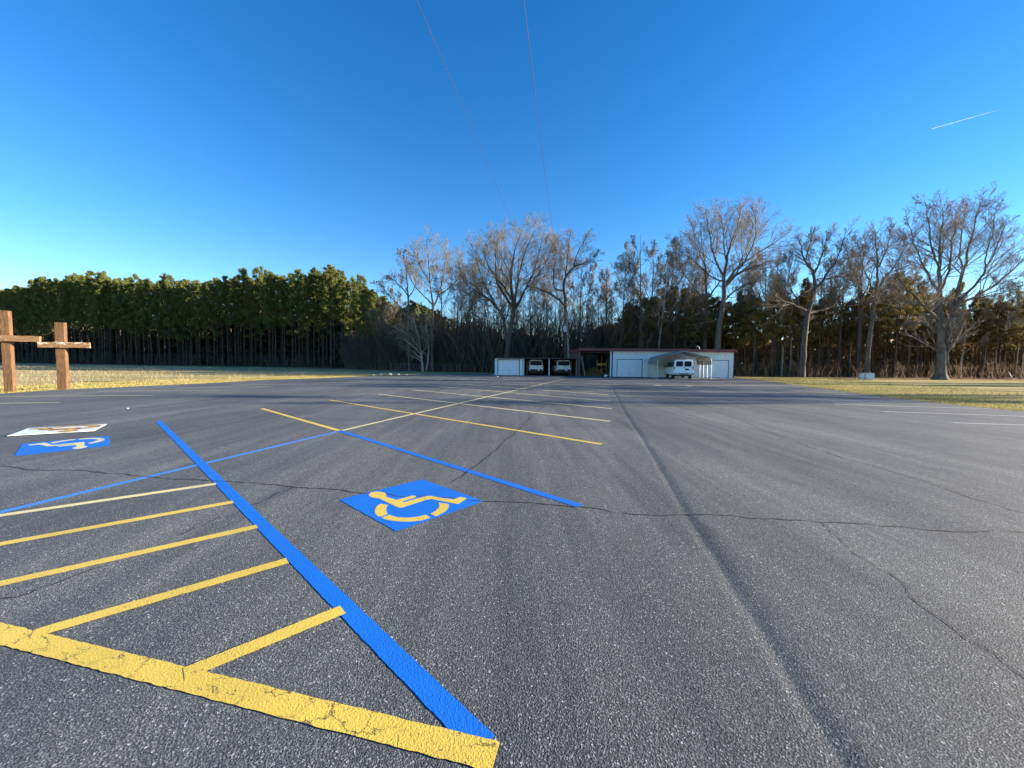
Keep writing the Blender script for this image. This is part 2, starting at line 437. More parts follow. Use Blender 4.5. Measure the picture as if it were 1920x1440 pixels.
# pines
def make_pine(H, rng, base=.5, width=3.0, needles="pine_needles", dens=1.0):
    tt = Tubes()
    zz = np.linspace(0, H, 7); pts = [(rng.normal() * .08 * (z > 0), rng.normal() * .08 * (z > 0), z) for z in zz]
    P, Rr = resample(pts, np.linspace(.19, .03, 7), 14, 0, rng); tt.add(P[None], Rr[None], 7)
    # dead stubs below the crown
    S, SR = spawn(P[None], Rr[None], 16, .18, 1.45, .09, -.05, .1, 5, rng, .16, .018, t1=base + .05)
    tt.add(S, SR, 3)
    n = 50; Pm = P[None]
    B, BR = spawn(Pm, Rr[None], n, base, 1.2, .01, 0, 0, 6, rng, .25, .02, t1=.99)
    # set the branch lengths by height: wide in the middle of the crown, short at the top
    t = np.clip((B[:, 0, 2] / H - base) / (1 - base), 0, 1)
    ln = width * (.3 + .85 * np.clip(1 - t, 0, 1) ** .6) * np.where(t < .15, .65 + t * 2, 1) * (.6 + .6 * rng.random(n))
    az = rng.random(n) * 6.283; el = -.05 + .9 * t + rng.normal(size=n) * .15
    d = np.stack([np.cos(az) * np.cos(el), np.sin(az) * np.cos(el), np.sin(el)], 1)
    for j in range(1, 6):
        B[:, j] = B[:, j - 1] + d * (ln / 5)[:, None]; d[:, 2] += .10; d += rng.normal(size=d.shape) * .1; d = norm(d)
    bt = Tubes(); tt.add(B, BR, 3)
    Cc, CR = spawn(B, BR, 5, .3, .8, .42, .3, .12, 4, rng, .6, .012); tt.add(Cc, CR, 3)
    # needle tufts at the twigs' outer halves
    tips = np.concatenate([Cc[:, -1], Cc[:, 2], B[:, -1], B[:, 4]])
    tips = tips[rng.random(len(tips)) < dens]
    nb = 24; c = np.repeat(tips, nb, 0); dd = norm(rng.normal(size=c.shape) + np.array([0, 0, .45]))
    s = (.16 + .16 * rng.random(len(c)))[:, None]; w = norm(np.cross(dd, rng.normal(size=c.shape))) * .038
    c = c + rng.normal(size=c.shape) * .13
    V = np.stack([c - w, c + w, c + dd * s + w * .4, c + dd * s - w * .4], 1)
    cm = np_mesh("pine_crown", V.reshape(-1, 3), np.arange(4 * len(c)).reshape(-1, 4), needles)
    return tt.mesh("pine_trunk", "pine_bark"), cm, None
exec_trees = True

# ================================================================== SETTING
# ground sheet
lot_left = [G(0, 738), G(100, 731.5), G(190, 727.5), G(300, 722.5), G(390, 718.5), G(480, 713.5), G(560, 710.5), G(640, 707.5), G(700, 704.5), G(800, 702), G(925, 701)]
lot_right = [G(1376, 708), G(1420, 712), G(1520, 725.5), G(1590, 735), G(1660, 744), G(1780, 758), G(1850, 765), G(1920, 771)]
def wobble_edge(pts, n, amp):
    out = []
    for a, b in zip(pts[:-1], pts[1:]):
        k = max(2, int((b - a).length / n))
        for i in range(k):
            p = a.lerp(b, i / k); out.append(Vector((p.x + random.uniform(-amp, amp), p.y + random.uniform(-amp, amp), 0)))
    out.append(pts[-1]); return out
left_far = Vector((lot_left[0].x - 1.5, -40, 0)); right_far = Vector((lot_right[-1].x - 1, -40, 0))
eL = wobble_edge([left_far] + lot_left, .35, .035); eR = wobble_edge(lot_right + [right_far], .35, .035)
back = [Vector((eL[-1].x, 58.5, 0)), Vector((8.2, 58.5, 0)), Vector((8.2, 57, 0)), Vector((26.5, 57, 0))]
outline = eL + back + eR
bm = bmesh.new(); vs = [bm.verts.new((p.x, p.y, 0)) for p in outline]; f = bm.faces.new(vs)
if f.normal.z < 0: f.normal_flip()
bmesh.ops.triangulate(bm, faces=[f]); me = bpy.data.meshes.new("parking_lot"); bm.to_mesh(me); bm.free()
me.materials.append(MATS["asphalt"]); lot = link("parking_lot", me); props(lot, kind="structure")

n = 96; V = [(0, 0, -.03)]
rad = [30, 70, 140, 300, 700, 2500]; Fc = []
for r in rad:
    for i in range(n):
        a = 2 * math.pi * i / n; V.append((r * math.cos(a), 30 + r * math.sin(a), -.03))
me = bpy.data.meshes.new("ground")
for i in range(n): Fc.append((0, 1 + i, 1 + (i + 1) % n))
for k in range(len(rad) - 1):
    for i in range(n): Fc.append((1 + k * n + i, 1 + k * n + n + i, 1 + k * n + n + (i + 1) % n, 1 + k * n + (i + 1) % n))
me.from_pydata(V, [], Fc); me.materials.append(MATS["field_grass"]); props(link("ground", me), kind="structure")
grass_mat("dry_field", (.26, .22, .10), (.46, .38, .21), (.7, .66, .6), .2)
# forest floor: leaf litter sheets under the woods
def sheet(name, pts, z, mat):
    pts = wobble_edge([Vector((*p, 0)) for p in pts] + [Vector((*pts[0], 0))], 1.2, .35)[:-1]
    bm = bmesh.new(); vs = [bm.verts.new((p.x, p.y, z)) for p in pts]; f = bm.faces.new(vs)
    if f.normal.z < 0: f.normal_flip()
    bmesh.ops.triangulate(bm, faces=[f]); me = bpy.data.meshes.new(name); bm.to_mesh(me); bm.free()
    me.materials.append(MATS[mat]); return props(link(name, me), kind="structure")
TL = [(-260, 175), (-175, 137), (-88, 104), (-62, 98), (-36, 84), (-25, 74), (-16, 69), (0, 64)]   # front edge of the left woods
sheet("forest_floor", TL + [(4, 60), (28, 57), (34, 52), (48, 49.5), (70, 49), (110, 40), (200, 30), (260, 300), (-260, 320)], -.012, "leaf_litter")

sheet("dry_field", [(-31, 12), (-31, 24), (-29, 32), (-25, 45), (-19, 56), (-14, 68.5)] + TL[-3::-1] + [(-260, 12)], -.02, "dry_field")
# ------------------------------------------------------------------ painted lines (parts of the lot)
ZP = .0015
def strip(name, a, b, w, mat, label=None, z=ZP, ext0=0, ext1=0, jag=.0022, parent=None, step=.03):
    a = Vector(a); b = Vector(b); d = (b - a).normalized(); a = a - d * ext0; b = b + d * ext1
    nrm = Vector((-d.y, d.x, 0)); L_ = (b - a).length; k = max(2, min(420, int(L_ / step)))
    V = []; Fc = []
    for i in range(k + 1):
        p = a + d * L_ * i / k
        for s in (-1, 1): q = p + nrm * s * (w / 2 + random.uniform(-jag, jag)); V.append((q.x, q.y, z))
    for i in range(k): Fc.append((2 * i, 2 * i + 2, 2 * i + 3, 2 * i + 1))
    me = bpy.data.meshes.new(name); me.from_pydata(V, [], Fc); me.materials.append(MATS[mat])
    bm = bmesh.new(); bm.from_mesh(me)
    if bm.faces and sum(f.normal.z for f in bm.faces) < 0: bmesh.ops.reverse_faces(bm, faces=bm.faces)
    bm.to_mesh(me); bm.free()
    o = link(name, me, None, parent or lot)
    if label: o["label"] = label
    return o
def line(p, q, w, mat, label, **k): return strip("parking_line", G(*p), G(*q), w, mat, label, **k)
corner = (638, 808)
line((0, 960.6), corner, .105, "light_blue_paint", "long thin blue line running from the left to the first stall corner", ext0=5)
line(corner, (1058, 710.5), .10, "pale_yellow_paint", "long yellow centre line crossing the far stall lines")
line(corner, (1088, 949), .11, "blue_paint", "blue stall line right of the wheelchair square", z=.0027)
line((491, 766), corner, .115, "yellow_paint", "short thick yellow stall line behind the blue corner")
for k_, (a, b) in enumerate([((618, 750), (1128, 833)), ((709, 738.8), (1144, 790)), ((772, 730.8), (1150, 766.5)), ((824, 725), (1155, 753)), ((860, 720), (1158, 741.3)), ((893, 716.5), (1161, 732.5)), ((915, 713.5), (1163, 726.5)), ((940, 711), (1165, 721.5))]):
    line(a, b, .115, "yellow_paint" if k_ == 0 else "pale_yellow_paint", "thin yellow stall line, number %d away from the blue corner" % (k_ + 1) if k_ else "nearest long yellow stall line beyond the blue corner", z=.0027)
line((297, 789.5), (909, 1399), .112, "blue_paint", "wide blue line running diagonally to the near yellow bar", z=.0027)
line((0, 1188), (930, 1419), .118, "cracked_yellow_paint", "thick yellow bar across the lower left corner", z=.0036, ext0=4, jag=.003)
for a, b in [((0, 967), (405, 907.5)), ((0, 1020.5), (437, 941.5)), ((0, 1095), (482, 987.5))]:
    line(a, b, .098, "yellow_paint" if a[1] > 1000 else "pale_yellow_paint", None, z=.0033, ext0=3.2)
line((60, 1190), (539, 1052), .10, "yellow_paint", None, z=.005); line((345, 1265), (643, 1144), .10, "yellow_paint", None, z=.005)
for a, b in [((1786, 792.5), (1920, 797)), ((1655, 771.5), (1920, 780.5)), ((1565, 758), (1860, 766.5)), ((1500, 748.3), (1742, 754.5)), ((1455, 740.7), (1650, 745)), ((1416, 733), (1590, 736.5)), ((1388, 727.5), (1530, 729.5))]:
    line(a, b, .10, "white_paint", None, z=.0015, ext1=2.5 if a[0] in (1786,) else (1.6 if a[0] == 1655 else 0))
for a, b in [((288, 741.3), (0, 743.2)), ((112, 754.7), (0, 756.2)), ((410, 731.3), (180, 733.8)), ((572, 720.4), (430, 722)), ((505, 725.2), (330, 727.5))]:
    line(a, b, .10, "pale_yellow_paint", None, ext1=3.5 if b[0] == 0 else 0)
for a, b in [((1227, 722), (1240, 722.6)), ((1288, 723.4), (1298, 724.2)), ((816, 712.6), (828, 712.4))]:
    line(a, b, .42, "pale_yellow_paint", "short faded yellow dash")

# wheelchair symbol, traced once in the square's own frame
SQ = [G(636, 937), G(792, 899), G(743, 997), G(908, 940)]   # top-left, top-right, bottom-left, bottom-right of the symbol
def to_uv(px, py):
    p = G(600 + px / 5.647, 880 + py / 5.647) - SQ[0]; u = SQ[1] - SQ[0]; v = SQ[2] - SQ[0]
    det = u.x * v.y - u.y * v.x
    return ((p.x * v.y - p.y * v.x) / det, (u.x * p.y - u.y * p.x) / det)
def arcpts(cx, cy, rx, ry, a0, a1, k=14): return [(cx + rx * math.cos(a0 + (a1 - a0) * i / k), cy + ry * math.sin(a0 + (a1 - a0) * i / k)) for i in range(k + 1)]
FIG = [
    [(518, 268), (540, 250), (590, 240), (650, 243), (690, 255), (702, 272), (695, 292), (722, 303), (812, 328), (930, 296), (975, 284), (1010, 286), (1018, 297), (1000, 307), (880, 341), (868, 355), (905, 350), (1000, 322), (1130, 289), (1185, 287), (1225, 297), (1300, 312), (1420, 325), (1488, 300), (1558, 315), (1468, 374), (1440, 372), (1180, 320), (1120, 330), (872, 410), (845, 412), (800, 395), (628, 312), (560, 303), (525, 288)],
    [(640, 368), (718, 382), (700, 412), (698, 440), (715, 480), (655, 503), (615, 502), (585, 470), (582, 435), (598, 400)],
    [(652, 517), (738, 487), (800, 508), (880, 517), (960, 517), (1040, 508), (1120, 488), (1170, 520), (1080, 545), (970, 558), (860, 558), (750, 546), (690, 533)],
    [(1255, 358), (1365, 376), (1362, 410), (1330, 452), (1268, 487), (1228, 505), (1170, 478), (1225, 447), (1262, 410), (1266, 385)]]
FIGUV = [[to_uv(*p) for p in poly] for poly in FIG]
def bil(c, u, v): return c[0] * (1 - u) * (1 - v) + c[1] * u * (1 - v) + c[2] * (1 - u) * v + c[3] * u * v
def flat_poly(mesh_pts, z):
    bm = bmesh.new()
    for pts in mesh_pts:
        f = bm.faces.new([bm.verts.new((p.x, p.y, z)) for p in pts]); f.normal_update()
        if f.normal.z < 0: f.normal_flip()
    bmesh.ops.triangulate(bm, faces=bm.faces[:]); return bm
def symbol(c, base_mat, fig_mat, halo=None, label=None, z=.0027):
    edge = []
    for a, b in ((0, 1), (1, 3), (3, 2), (2, 0)):
        for i in range(16):
            p = c[a].lerp(c[b], i / 16); edge.append(p + Vector((random.uniform(-.004, .004), random.uniform(-.004, .004), 0)))
    def mk(nm, polys, zz, mt, par):
        bm = flat_poly(polys, zz); me = bpy.data.meshes.new(nm); bm.to_mesh(me); bm.free(); me.materials.append(MATS[mt]); return link(nm, me, None, par)
    o = mk("wheelchair_square", [edge], z, base_mat, lot)
    if label: o["label"] = label
    if halo:
        hp = []
        for poly in FIGUV:
            cu = sum(p[0] for p in poly) / len(poly); cv = sum(p[1] for p in poly) / len(poly)
            pts = [bil(c, *p) for p in poly]; nn = len(pts); out = []
            for i in range(nn):
                t = (pts[(i + 1) % nn] - pts[i - 1]).normalized(); out.append(pts[i] + Vector((-t.y, t.x, 0)) * halo)
            hp.append(out)
        mk("figure_outline", hp, z + .0009, "light_blue_paint", o)
    mk("wheelchair_figure", [[bil(c, *p) for p in poly] for poly in FIGUV], z + .0018, fig_mat, o)
    return o
symbol(SQ, "blue_paint", "yellow_paint", .012, "blue square with yellow wheelchair figure in the near stall")
symbol([G(206, 836), G(26.6, 855.8), G(204.7, 817.5), G(42, 832)], "blue_paint", "pale_yellow_paint", .012, "blue square with yellow wheelchair figure at the left edge")
# white stencil sheet lying on the lot
c4 = [G(176.5, 809.7), G(13.3, 819.5), G(200, 797.2), G(54, 805)]
st = empty("stencil_sheet", (c4[0] + c4[3]) / 2); o0 = st.location.copy()
props(st, "flat white wheelchair stencil sheet with orange overspray lying beyond the left blue square", "stencil")
mb = MB(); top = [Vector((p.x - o0.x, p.y - o0.y, .028)) for p in (c4[0], c4[1], c4[3], c4[2])]; bot = [Vector((p.x, p.y, .018)) for p in top]
mb.poly(top); mb.poly(bot[::-1])
for i in range(4): mb.poly([bot[i], bot[(i + 1) % 4], top[(i + 1) % 4], top[i]])
mb.build("sheet", "stencil_white", st)
def sten(nm, g, z, mt):
    polys = []
    for poly in FIGUV:
        pts = [bil(c4, *p) for p in poly]; nn = len(pts); out = []
        for i in range(nn):
            t = (pts[(i + 1) % nn] - pts[i - 1]).normalized(); out.append(pts[i] + Vector((-t.y, t.x, 0)) * g * sgn - Vector((o0.x, o0.y, 0)))
        polys.append(out)
    bm = flat_poly(polys, z); me = bpy.data.meshes.new(nm); bm.to_mesh(me); bm.free(); me.materials.append(MATS[mt]); link(nm, me, None, st)
sgn = 1
sten("overspray", .05, .031, "straw"); sten("cutout", -.014, .034, "yellow_machine")

seam = [G(*p) for p in [(1146, 722), (1150, 735), (1160, 755), (1168, 772), (1182, 795), (1198, 818), (1218, 853), (1239, 890), (1260, 928), (1280, 967), (1300, 997), (1321, 1029), (1348, 1074), (1377, 1121), (1403, 1163), (1429, 1204), (1455, 1248), (1480, 1291), (1511, 1342), (1542, 1394), (1590, 1470), (1700, 1640)]]
prof = [(-.7, -.004), (-.06, .007), (-.015, .007), (.02, .0015), (.04, .003), (.08, .0085), (.12, .0135), (.16, .015), (.24, .0155), (.8, .012), (2.2, -.004)]
sy_ = [p.y for p in seam][::-1]; sx_ = [p.x for p in seam][::-1]
def surf(x, y):
    if y > seam[0].y: return 0.0
    return max(0.0, float(np.interp((x - np.interp(y, sy_, sx_)) * .93, [a for a, b in prof], [b for a, b in prof])))
# cracks (thin jagged ribbons) and the raised paving seam
def crack(pix, w0=.009, w1=.022):
    P = [G(*p) for p in pix]; pts = []
    for a, b in zip(P[:-1], P[1:]):
        k = max(2, int((b - a).length / .07)); k = min(k, 60)
        pts += [a.lerp(b, i / k) for i in range(k)]
    pts.append(P[-1]); V = []; Fc = []; ox = 0
    for i, p in enumerate(pts):
        d = (pts[min(i + 1, len(pts) - 1)] - pts[max(i - 1, 0)]).normalized(); nr = Vector((-d.y, d.x, 0))
        ox = ox * .72 + random.gauss(0, .013); q = p + nr * ox; w = random.uniform(w0, w1) * (random.random() > .12) + .002
        V += [(q.x - nr.x * w / 2, q.y - nr.y * w / 2, surf(q.x, q.y) + (.0038 if surf(q.x, q.y) < .0005 else .003)), (q.x + nr.x * w / 2, q.y + nr.y * w / 2, surf(q.x, q.y) + (.0038 if surf(q.x, q.y) < .0005 else .003))]
    for i in range(len(pts) - 1): Fc.append((2 * i, 2 * i + 2, 2 * i + 3, 2 * i + 1))
    me = bpy.data.meshes.new("crack"); me.from_pydata(V, [], Fc); me.materials.append(MATS["crack_fill"]); return link("crack", me, None, lot)
crack([(-60, 872), (0, 875), (50, 880), (105, 882.5), (150, 883), (215, 887.5), (265, 892.5), (320, 897), (395, 903), (440, 905), (520, 911), (560, 915), (615, 918), (650, 921), (700, 924), (760, 931), (830, 932), (905, 940), (1000, 945), (1090, 952), (1190, 963), (1280, 967)], .008, .02)
crack([(1280, 967), (1340, 968), (1400, 973), (1480, 976), (1540, 981), (1600, 984), (1650, 987.5), (1700, 991), (1760, 993), (1840, 996), (1920, 997), (2000, 1000)], .008, .02)
crack([(1540, 981), (1565, 1000), (1580, 1018), (1625, 1050), (1640, 1065), (1680, 1090), (1715, 1130), (1760, 1162), (1795, 1190), (1830, 1212), (1880, 1245), (1930, 1285)], .003, .009)
crack([(1071, 719), (1058, 730), (1046, 740), (1030, 752), (1015, 765), (1005, 774), (996, 783), (985, 792), (977, 802), (968, 810), (958, 819), (945, 830), (933, 840), (921, 849), (900, 868), (870, 890), (845, 905)], .008, .022)
crack([(560, 784), (640, 786), (780, 790), (880, 793), (985, 797), (1100, 800), (1180, 803), (1300, 805)], .012, .03)
crack([(1255, 731), (1285, 744), (1307, 754), (1330, 764), (1355, 775), (1385, 786), (1412, 798), (1470, 821), (1516, 838), (1580, 858), (1660, 880), (1740, 905), (1830, 935), (1920, 962)], .006, .018)
crack([(477, 946), (500, 936), (520, 926), (560, 914)], .006, .014)
crack([(0, 1124), (30, 1118), (80, 1100), (115, 1090), (160, 1072), (200, 1060)], .004, .012)
crack([(325, 1005), (350, 996), (380, 985), (415, 970)], .003, .009)
pts = []
for a, b in zip(seam[:-1], seam[1:]):
    k = max(1, int((b - a).length / .12)); pts += [a.lerp(b, i / k) for i in range(k)]
V = []; Fc = []
for i, p in enumerate(pts):
    d = (pts[min(i + 1, len(pts) - 1)] - pts[max(i - 1, 0)]).normalized(); nr = Vector((d.y, -d.x, 0))
    if nr.x < 0: nr = -nr
    w = random.uniform(-.008, .008)
    for (o_s, z) in prof: q = p + nr * (o_s + w * (abs(o_s) < .3)); V.append((q.x, q.y, z + (0 if z < .001 else random.uniform(-.0004, .0004))))
m_ = len(prof)
for i in range(len(pts) - 1):
    for j in range(m_ - 1): Fc.append((i * m_ + j, i * m_ + j + 1, (i + 1) * m_ + j + 1, (i + 1) * m_ + j))
me = bpy.data.meshes.new("paving_seam"); me.from_pydata(V, [], Fc); me.materials.append(MATS["asphalt"])
bm = bmesh.new(); bm.from_mesh(me)
if sum(f.normal.z for f in bm.faces) < 0: bmesh.ops.reverse_faces(bm, faces=bm.faces)
bm.to_mesh(me); bm.free()
for p_ in me.polygons: p_.use_smooth = True
link("paving_seam", me, None, lot)

# ------------------------------------------------------------------ wooden crosses
def cross(px, py, H, pw, pd, zc, half, bh, off, rz, beam_mat_, lab, lean):
    b = G(px, py); e = empty("wooden_cross", (b.x, b.y, -.03), R(rz)); props(e, lab, "cross", "wooden crosses at the lot's left edge")
    bmv = []
    post = MB(); N_ = 9
    for i in range(N_ + 1):
        z = (H + .03) * i / N_; k = 1 + random.uniform(-.02, .02); ox = lean * z + random.uniform(-.006, .006)
        tz = z
        for (sx, sy) in ((-1, -1), (1, -1), (1, 1), (-1, 1)):
            post.v.append((ox + sx * pw / 2 * k, sy * pd / 2 * k, tz + (random.uniform(-.02, .02) if i == N_ else 0)))
    for i in range(N_):
        for j in range(4): a = i * 4; post.f.append((a + j, a + (j + 1) % 4, a + 4 + (j + 1) % 4, a + 4 + j))
    a = N_ * 4; post.f += [(a, a + 1, a + 2, a + 3), (3, 2, 1, 0)]
    post.build("post", "weathered_timber", e)
    bm2 = MB(); K = 8
    for i in range(K + 1):
        x = off - half + 2 * half * i / K; dz = random.uniform(-.012, .012)
        for (sy, sz) in ((-1, -1), (-1, 1), (1, 1), (1, -1)):
            bm2.v.append((x + random.uniform(-.01, .01), -pd / 2 - .055 + sy * .06, zc + dz + sz * bh / 2 + random.uniform(-.006, .006)))
    for i in range(K):
        for j in range(4): a = i * 4; bm2.f.append((a + j, a + (j + 1) % 4, a + 4 + (j + 1) % 4, a + 4 + j))
    a = K * 4; bm2.f += [(a, a + 1, a + 2, a + 3), (3, 2, 1, 0)]
    bm2.build("crossbeam", beam_mat_, e)
    for (x, z) in ((-.07, zc + .05), (.07, zc - .05)):
        bolts = MB(); bolts.lathe((off * 0 + x + lean * zc, -pd / 2 - .115, z), (0, -1, 0), [(0, .018), (.02, .018), (.024, .01)], 8)
        bolts.build("bolt", "galvanised", e)
    return e
cross(20, 735, 3.62, .29, .2, 2.42, 1.17, .26, 0.0, 20, "cross_beam_brown", "taller brown timber cross at the left edge of the photo", -.008)
cross(119.5, 730.5, 3.28, .34, .22, 2.22, .95, .27, .2, 20, "cross_beam_peeled", "shorter timber cross with a peeled whitish crossbeam, right of the taller one", .0)

# ------------------------------------------------------------------ garages
YA, YM = 50.0, 48.0
def X(px, Y): return D(px, 690, Y).x
def ribbed(mb, x0, x1, y, z0, z1, pitch=.3):
    """standing-rib sheet facing -Y"""
    xs = [x0]; k = max(1, round((x1 - x0) / pitch)); w = (x1 - x0) / k
    pts = []
    for i in range(k):
        a = x0 + i * w
        pts += [(a, y), (a + w * .36, y), (a + w * .44, y - .035), (a + w * .56, y - .035), (a + w * .64, y)]
    pts.append((x1, y))
    for (a, b) in zip(pts[:-1], pts[1:]): mb.poly([(a[0], a[1], z0), (b[0], b[1], z0), (b[0], b[1], z1), (a[0], a[1], z1)])
def roll_door(parent, x0, x1, y, h, label=None, panels=4, handle=True):
    mb = MB(); ph = h / panels
    for i in range(panels):
        z0 = i * ph + .008; z1 = (i + 1) * ph - .008
        mb.box(x0, x1, y, y + .05, z0, z1)
        mb.box(x0 + .05, x1 - .05, y - .012, y - .001, z0 + .06, z1 - .06)
        mb.box(x0 + .02, x1 - .02, y + .02, y + .045, z1 + .001, z1 + .015)
    d = mb.build("garage_door", "door_white", parent)
    if label: d["label"] = label
    fr = MB(); t = .07
    fr.box(x0 - t, x0 - .005, y - .03, y + .08, 0, h + t); fr.box(x1 + .005, x1 + t, y - .03, y + .08, 0, h + t); fr.box(x0 - .004, x1 + .004, y - .03, y + .08, h + .006, h + t)
    fr.build("door_frame", "dark_frame", d)
    MB().box((x0 + x1) / 2 - .08, (x0 + x1) / 2 + .08, y - .05, y - .013, ph * 1.0 - .1, ph - .06).build("handle", "black_plastic", d)
    return d
# main building
mx0, mx1, mh = X(1151, YM), X(1374, YM), 3.12
main = empty("storage_garage", (X(1230, YM), YM, 0)); mo = main.location
props(main, "long pale metal garage building with a dark red roof edge and two white doors", "garage")
def MX(px): return X(px, YM) - mo.x
d1a, d1b, d2b = MX(1157.5), MX(1203.5), MX(1365.5); d2a = d2b - (d1b - d1a) - .05; dh = 2.08; WX0, WX1 = MX(1151), MX(1374)
w = MB()
for (a, b, z0, z1) in ((WX0, d1a - .075, 0, mh), (d1a - .075, d1b + .075, dh + .075, mh), (d1b + .075, d2a - .075, 0, mh), (d2a - .075, d2b + .075, dh + .075, mh), (d2b + .075, WX1, 0, mh)):
    ribbed(w, a, b, 0, z0, z1)
w.box(WX1 - .06, WX1, .02, 8, 0, mh); w.box(WX0, WX0 + .06, .02, 8, 0, mh); w.box(WX0 + .06, WX1 - .06, 7.94, 8, 0, mh)
w.build("wall", "metal_wall", main)
roll_door(main, d1a, d1b, .03, dh); roll_door(main, d2a, d2b, .03, dh)
for (a, b) in ((WX0 - .16, WX0 + .05), (WX1 - .14, WX1 + .005)): MB().box(a, b, -.06, -.037, 0, mh).build("corner_trim", "white_trim", main)
ER = MX(1377); EL = MX(1084)
rf = MB()
rf.poly([(EL, -.45, mh + .28), (ER, -.45, mh + .28), (ER, 8.3, mh + .02), (EL, 8.3, mh + .02)])
rf.poly([(EL, -.45, mh + .2), (EL, 8.3, mh - .06), (ER, 8.3, mh - .06), (ER, -.45, mh + .2)])
roof = rf.build("roof", "red_metal", main)
fa = MB(); fa.box(EL - .02, ER + .02, -.48, -.452, mh - .02, mh + .31); fa.box(ER, ER + .03, -.451, 8.3, mh - .1, mh + .27); fa.box(EL - .03, EL, -.451, 8.3, mh - .1, mh + .27)
fa.build("fascia", "red_metal", roof)
MB().box(WX1 + .008, WX1 + .12, -.08, .05, 0, mh - .02).build("downpipe", "red_metal", main)
# open bay on the left of the main building
bw = MB(); bx0, bx1 = MX(1086), MX(1150)
bw.box(bx0, bx0 + .05, 0, 7.9, 0, mh); bw.box(bx1 - .25, bx1 - .2, .1, 7.9, 0, mh)
bw.build("open_bay_wall", "dark_interior", main)
ps = MB()
ps.box(bx0 - .05, bx0 + .1, -.1, -.01, 0, mh); ps.build("bay_post", "red_metal", main)
MB().box(bx1 - .42, bx1 - .27, -.1, .03, 0, mh).build("bay_post", "white_trim", main)
beam = MB()
for i in range(5): beam.box(bx0 + .06, bx1 - .26, .5 + i * 1.8, .6 + i * 1.8, mh - .25, mh - .1)
beam.build("roof_joists", "dark_interior", main)
vp = MB(); q = D(1312.5, 659, YM + 2); vz = mh + .1
pp = [(q.x - mo.x, 2, vz), (q.x - mo.x - .08, 2, vz + .38), (q.x - mo.x - .2, 2, vz + .62), (q.x - mo.x - .36, 2, vz + .68), (q.x - mo.x - .44, 2, vz + .58)]
vp.tube(pp, .05, 8); vp.build("vent_pipe", "white_trim", main)
MB().box(MX(1209), MX(1211), -.12, -.04, 1.95, 2.15).build("wall_lamp", "galvanised", main)

# annex: one closed door and two open bays
ann = empty("garage_annex", (X(1005, YA), YA, 0)); ao = ann.location; ah = 2.12
props(ann, "low flat-roofed garage row with one white door and two open van bays", "garage")
def AX(px): return X(px, YA) - ao.x
ax0, ax1, ax2, ax3 = AX(928), AX(980), AX(1029.5), AX(1083)
w = MB(); a0, a1 = AX(933.8), AX(973.3); adh = 1.93
ribbed(w, ax0, a0 - .075, 0, 0, ah); ribbed(w, a1 + .075, ax1, 0, 0, ah); ribbed(w, a0 - .075, a1 + .075, 0, adh + .075, ah)
w.box(ax0, ax0 + .05, .02, 8.2, 0, ah)
w.build("wall", "metal_wall", ann)
roll_door(ann, a0, a1, .03, adh)
t = MB(); t.box(ax0 - .02, ax0 + .13, -.06, -.037, 0, ah); t.box(a1 + .12, ax1 + .0, -.06, -.037, 0, ah); t.box(ax0 + .131, a1 + .119, -.06, -.037, adh + .1, ah); t.build("corner_trim", "white_trim", ann)
iw = MB(); iw.box(ax1 + .002, ax1 + .06, .02, 8.2, 0, ah); iw.box(ax3 - .06, ax3, .3, 8.2, 0, ah); iw.box(ax0 + .051, ax3 - .061, 8.14, 8.2, 0, ah)
iw.build("inner_wall", "dark_interior", ann)
for xx in (ax1 + .13, ax2, ax3 - .1): MB().box(xx - .055, xx + .055, -.06, .05, 0, ah - .02).build("bay_post", "white_trim", ann)
rf = MB(); rf.box(ax0 - .12, ax3 + .0, -.3, 8.4, ah + .01, ah + .09); r_ = rf.build("roof", "dark_frame", ann)
MB().box(ax0 - .12, ax3 + .0, -.33, -.302, ah - .02, ah + .11).build("fascia", "dark_frame", r_)

# carport
cp = empty("metal_carport", (D(1283, 700, 42.3).x, 42.3, 0)); props(cp, "arched grey metal carport on thin posts over the turned white van", "carport")
fwd = Vector((D(1260.5, 700, 47.75).x - cp.location.x, 5.45, 0)); half = 2.93
def arch(t, inset=0, dz=0):
    pts = []
    e0, pk, rr = 1.98 + dz, 3.02 + dz, .55
    P = []
    hh = half - inset
    slope = (pk - e0 - .38) / (hh - rr)
    for i in range(7):
        a = math.pi - (math.pi / 2 - math.atan(slope)) * i / 6
        P.append((-(hh - rr) + rr * math.cos(a), e0 - .1 + rr * math.sin(a)))
    P.append((0, pk))
    P = [(P[0][0], e0 - .45)] + P
    P = P + [(-x, z) for (x, z) in P[-2::-1]]
    return [Vector((x, 0, z)) + fwd * t for (x, z) in P]
sh = MB(); a_ = arch(0); b_ = arch(1)
K = 24
for j in range(len(a_) - 1):
    for i in range(K):
        t0 = i / K; t1 = (i + 1) / K; dn = .012 if i % 2 else 0
        sh.poly([a_[j].lerp(b_[j], t0) + Vector((0, 0, dn)), a_[j].lerp(b_[j], t1) + Vector((0, 0, dn)), a_[j + 1].lerp(b_[j + 1], t1) + Vector((0, 0, dn)), a_[j + 1].lerp(b_[j + 1], t0) + Vector((0, 0, dn))])
so = sh.build("roof_sheet", "carport_sheet", cp)
md = so.modifiers.new("thick", "SOLIDIFY"); md.thickness = .012
for i in range(5):
    t = i / 4 * .985 + .005; fr = MB(); P = arch(t, .04, -.05)
    P = [Vector((P[0].x, P[0].y, 0))] + P + [Vector((P[-1].x, P[-1].y, 0))]
    fr.tube(P, .032, 6); fr.build("frame_arch", "galvanised", cp)
for s in (0, -1):
    P0 = arch(.005, .04)[s]; P1 = arch(.99, .04)[s]; MB().bar((P0.x, P0.y, .05), (P1.x, P1.y, .05), .06).build("base_rail", "galvanised", cp)

